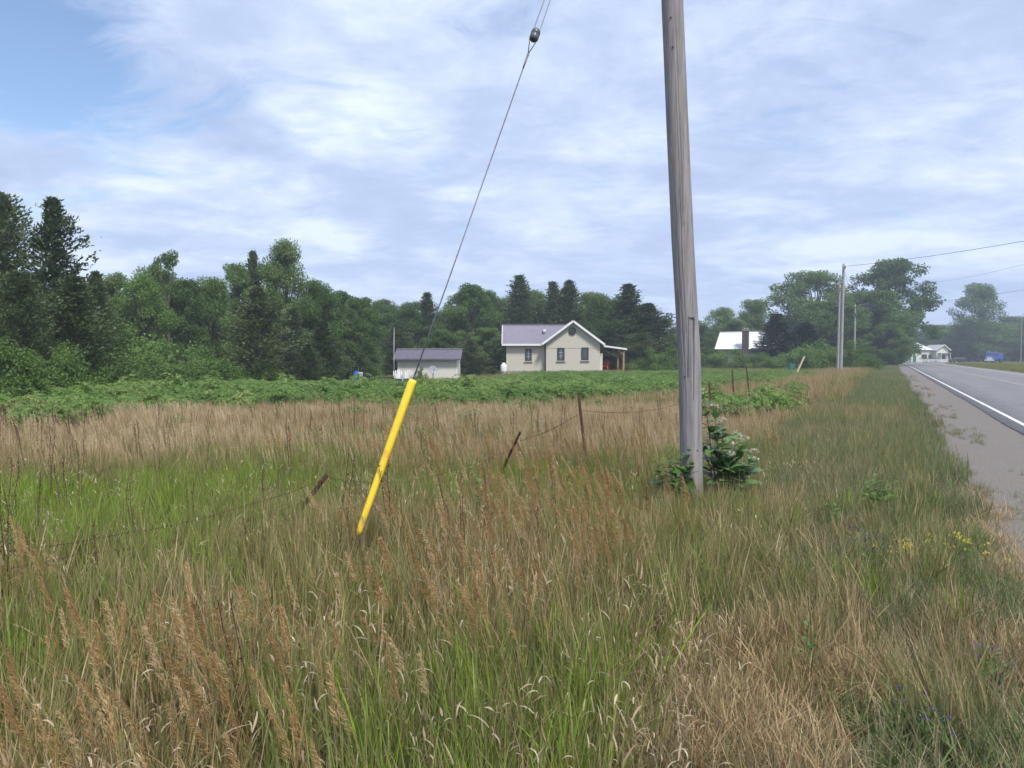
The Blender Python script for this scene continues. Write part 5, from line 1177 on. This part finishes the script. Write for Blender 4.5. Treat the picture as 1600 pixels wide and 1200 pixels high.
M_vine = leafmat('vine_leaf', [(0, (.045, .11, .02)), (.5, (.07, .155, .028)), (1, (.12, .21, .05))], .35, rough=.45, rnd=1.0)
M_lime = leafmat('lime_weed_leaf', [(0, (.08, .17, .035)), (.5, (.12, .23, .05)), (1, (.17, .29, .075))], .4, rough=.45, rnd=1.0)
M_stem = simple('green_stem', (.09, .12, .04), .6); M_stemr = simple('reddish_stem', (.17, .09, .05), .6)
M_cream_f = leafmat('cream_blossom', [(0, (.42, .30, .24)), (.4, (.60, .50, .38)), (1, (.78, .74, .60))], .3); M_yflow = leafmat('yellow_blossom', [(0, (.62, .50, .03)), (1, (.85, .75, .10))], .3); M_bflow = leafmat('violet_blossom', [(0, (.07, .06, .26)), (1, (.17, .15, .45))], .3)
LEAF = {'milk': leaf_shape('milkweed_leaf', .155, .072, .30, .2), 'vine': leaf_shape('vine_leaf', .075, .06, .35, .15), 'lime': leaf_shape('lime_leaf', .11, .032, .3, .3), 'blue': leaf_shape('narrow_leaf', .08, .012, .3, .3)}
def plant(name, label, cat, loc, stems, leaf, mat, per, sc, stem_mat=M_stem, r=.006, el0=.5, flower=None, fmat=None, fsize=.05, seed=0, group=None, start=.3, fparts=26):
    rs = np.random.RandomState(seed); o = thing(name, label, cat, loc, 0, group)
    for dx, dy, h in stems:
        pts = [Vector((dx * .25, dy * .25, -.03))]
        for i in range(1, 7): t = i / 6; pts.append(Vector((dx * (.25 + .75 * t ** 1.4) + rs.normal() * .008, dy * (.25 + .75 * t ** 1.4) + rs.normal() * .008, h * t)))
        m = MB(); m.tube(pts, [r * (1.2 - .14 * i) for i in range(7)], 6); m.build('stem', stem_mat, o)
        a = rs.rand() * 6.28
        for i in range(per):
            t = start + (1 - start) * (i + .5 * rs.rand()) / per; j = min(5, int(t * 6)); p = pts[j].lerp(pts[j + 1], t * 6 - j)
            a += pi + (.0 if i % 2 == 0 else 1.57) + rs.normal() * .25
            l = link('leaf', LEAF[leaf], mat, o); l.location = p; l.rotation_euler = (rs.normal() * .3, -(el0 - .25 + .5 * t + rs.normal() * .22), a); s = sc * (1.1 - .55 * max(0, t - .6) / .4) * (.75 + .45 * rs.rand()); l.scale = (s, s * (.85 + .3 * rs.rand()), s)
        if flower:
            for q in range(flower):
                c = np.array(pts[-1]) + (rs.normal(size=3) * [.045, .045, .03] if q else 0) + np.array([0, 0, .015 - .05 * (q > 0)]); n = fparts; d = rdir(rs, n); d[:, 2] = np.abs(d[:, 2]) * .9
                v, f, tn = rhombs(c + d * fsize * .55, unit(d + rdir(rs, n) * .5), rdir(rs, n), fsize * .55, fsize * .35, rs.rand(n))
                link('flower_cluster', fast_mesh('flower_cluster', v, f, {'tone': tn}), fmat, o)
    return o
PM = PX + .36
plant('milkweed_plant', 'large dark green milkweed with cream flower clusters right against the big pole', 'plant', (PX + .33, PD + .12, 0),
    [(-.20, -.05, 1.22), (-.10, -.12, 1.08), (.02, .05, .92), (.12, -.10, .80), (.24, .02, .74), (.30, -.12, .62), (-.16, .1, .70), (.18, .12, .66), (.05, -.18, .60), (-.05, .0, .92), (.34, .03, .52)], 'milk', M_milk, 14, 1.3, M_stemr, .007, .45, 1, M_cream_f, .055, 3, start=.34)
plant('leafy_vine', 'low green leafy vine hugging the left foot of the big pole', 'plant', (PX - .17, PD - .12, 0),
    [(-.10, -.02, .62), (.02, -.06, .70), (-.16, .05, .58), (.10, -.05, .74), (-.05, -.1, .55), (-.22, -.04, .50), (.14, -.08, .6), (-.26, -.1, .62), (-.12, -.14, .72)], 'vine', M_vine, 14, 1.4, M_stem, .004, .3, 0, seed=5, start=.15)
def gpos(px, py):
    Y = 1862 / (py - 558.); p = at(px, 558, Y); return (p.x, Y, float(hgt(p.x, Y)))
VG = 'broad-leaved weeds on the verge'
plant('roadside_weed', 'bright lime green broad-leaved weed in the middle of the verge', 'plant', gpos(1380, 822), [(-.16, 0, .42), (-.02, .05, .52), (.12, -.03, .44), (.2, .06, .36), (0, -.1, .38)], 'lime', M_lime, 13, 1.25, M_stem, .004, .35, 0, seed=8, start=.2, group=VG)
plant('roadside_weed', 'smaller green weed left of the bright lime one on the verge', 'plant', gpos(1305, 845), [(-.05, 0, .44), (.05, .03, .36), (0, -.05, .32)], 'lime', M_lime, 12, 1.0, M_stem, .004, .4, 0, seed=9, start=.2, group=VG)
plant('meadow_weed', 'tall green leafy weed in the dry grass right of the yellow guard', 'plant', gpos(745, 850), [(0, 0, .62), (.04, .02, .45)], 'vine', M_vine, 12, .8, M_stem, .004, .3, 0, seed=12, start=.35)
plant('meadow_weed', 'green leafy weed rising from the straw at the near right', 'plant', gpos(1272, 1085), [(0, 0, .36), (.03, .02, .26)], 'lime', M_milk, 14, .55, M_stem, .004, .7, 0, seed=14, start=.15)
BG = 'violet wildflowers on the verge'
for q, (px, py, h, lb) in enumerate([(1375, 925, .36, 'violet flowering weed below the bright lime weed on the verge'), (1445, 1190, .24, 'violet flowering weed in the straw at the bottom right'), (1560, 1110, .25, 'faint violet flowering weed near the right edge of the straw'), (1350, 905, .34, 'violet flowering weed left of the one below the lime weed'), (1480, 1215, .18, 'short violet flowering weed at the bottom right corner')]):
    plant('wildflower', lb, 'wildflower', gpos(px, py), [(-.06, 0, h), (.05, .04, h * .9), (.02, -.06, h * .8), (-.03, .07, h * .7)], 'blue', M_vine, 12, 1.0, M_stem, .003, .8, 1, M_bflow, .022, 20 + q, BG, .1, 9)
YG = 'yellow wildflowers on the verge'
for q, (px, py, h, lb) in enumerate([(1410, 905, .24, 'largest yellow wildflower patch in the short grass by the gravel'), (1440, 915, .22, 'yellow wildflower patch just right of the largest one'), (1500, 890, .22, 'yellow wildflower patch nearest the gravel shoulder'), (1520, 905, .2, 'small yellow wildflower patch below the one nearest the gravel'), (1465, 880, .22, 'small yellow wildflower patch behind the others')]):
    rs = np.random.RandomState(60 + q); plant('wildflower', lb, 'wildflower', gpos(px, py), [(rs.normal() * .09, rs.normal() * .09, h * (.7 + .5 * rs.rand())) for _ in range(9)], 'blue', M_vine, 5, .7, M_stem, .002, 0.6, 1, M_yflow, .026, 40 + q, YG, .1, 10)

# ------------------------------------------------------------------ humid summer air
def haze():
    m = bpy.data.materials.new('summer_haze'); m.use_nodes = True; t = m.node_tree; t.nodes.clear(); n = N(t)
    v = n('ShaderNodeVolumePrincipled', i_Density=HAZE, i_Anisotropy=.2); v.inputs['Color'].default_value = (.80, .88, 1, 1); o = n('ShaderNodeOutputMaterial'); n.l(v.outputs[0], o.inputs['Volume'])
    b = MB(); b.box((0, 550, 11.5), (3600, 3400, 26)); tag(b.build('haze', m), 'pale summer haze over the far trees', kind='stuff')
HAZE = .00095
haze()
grass_all_later()
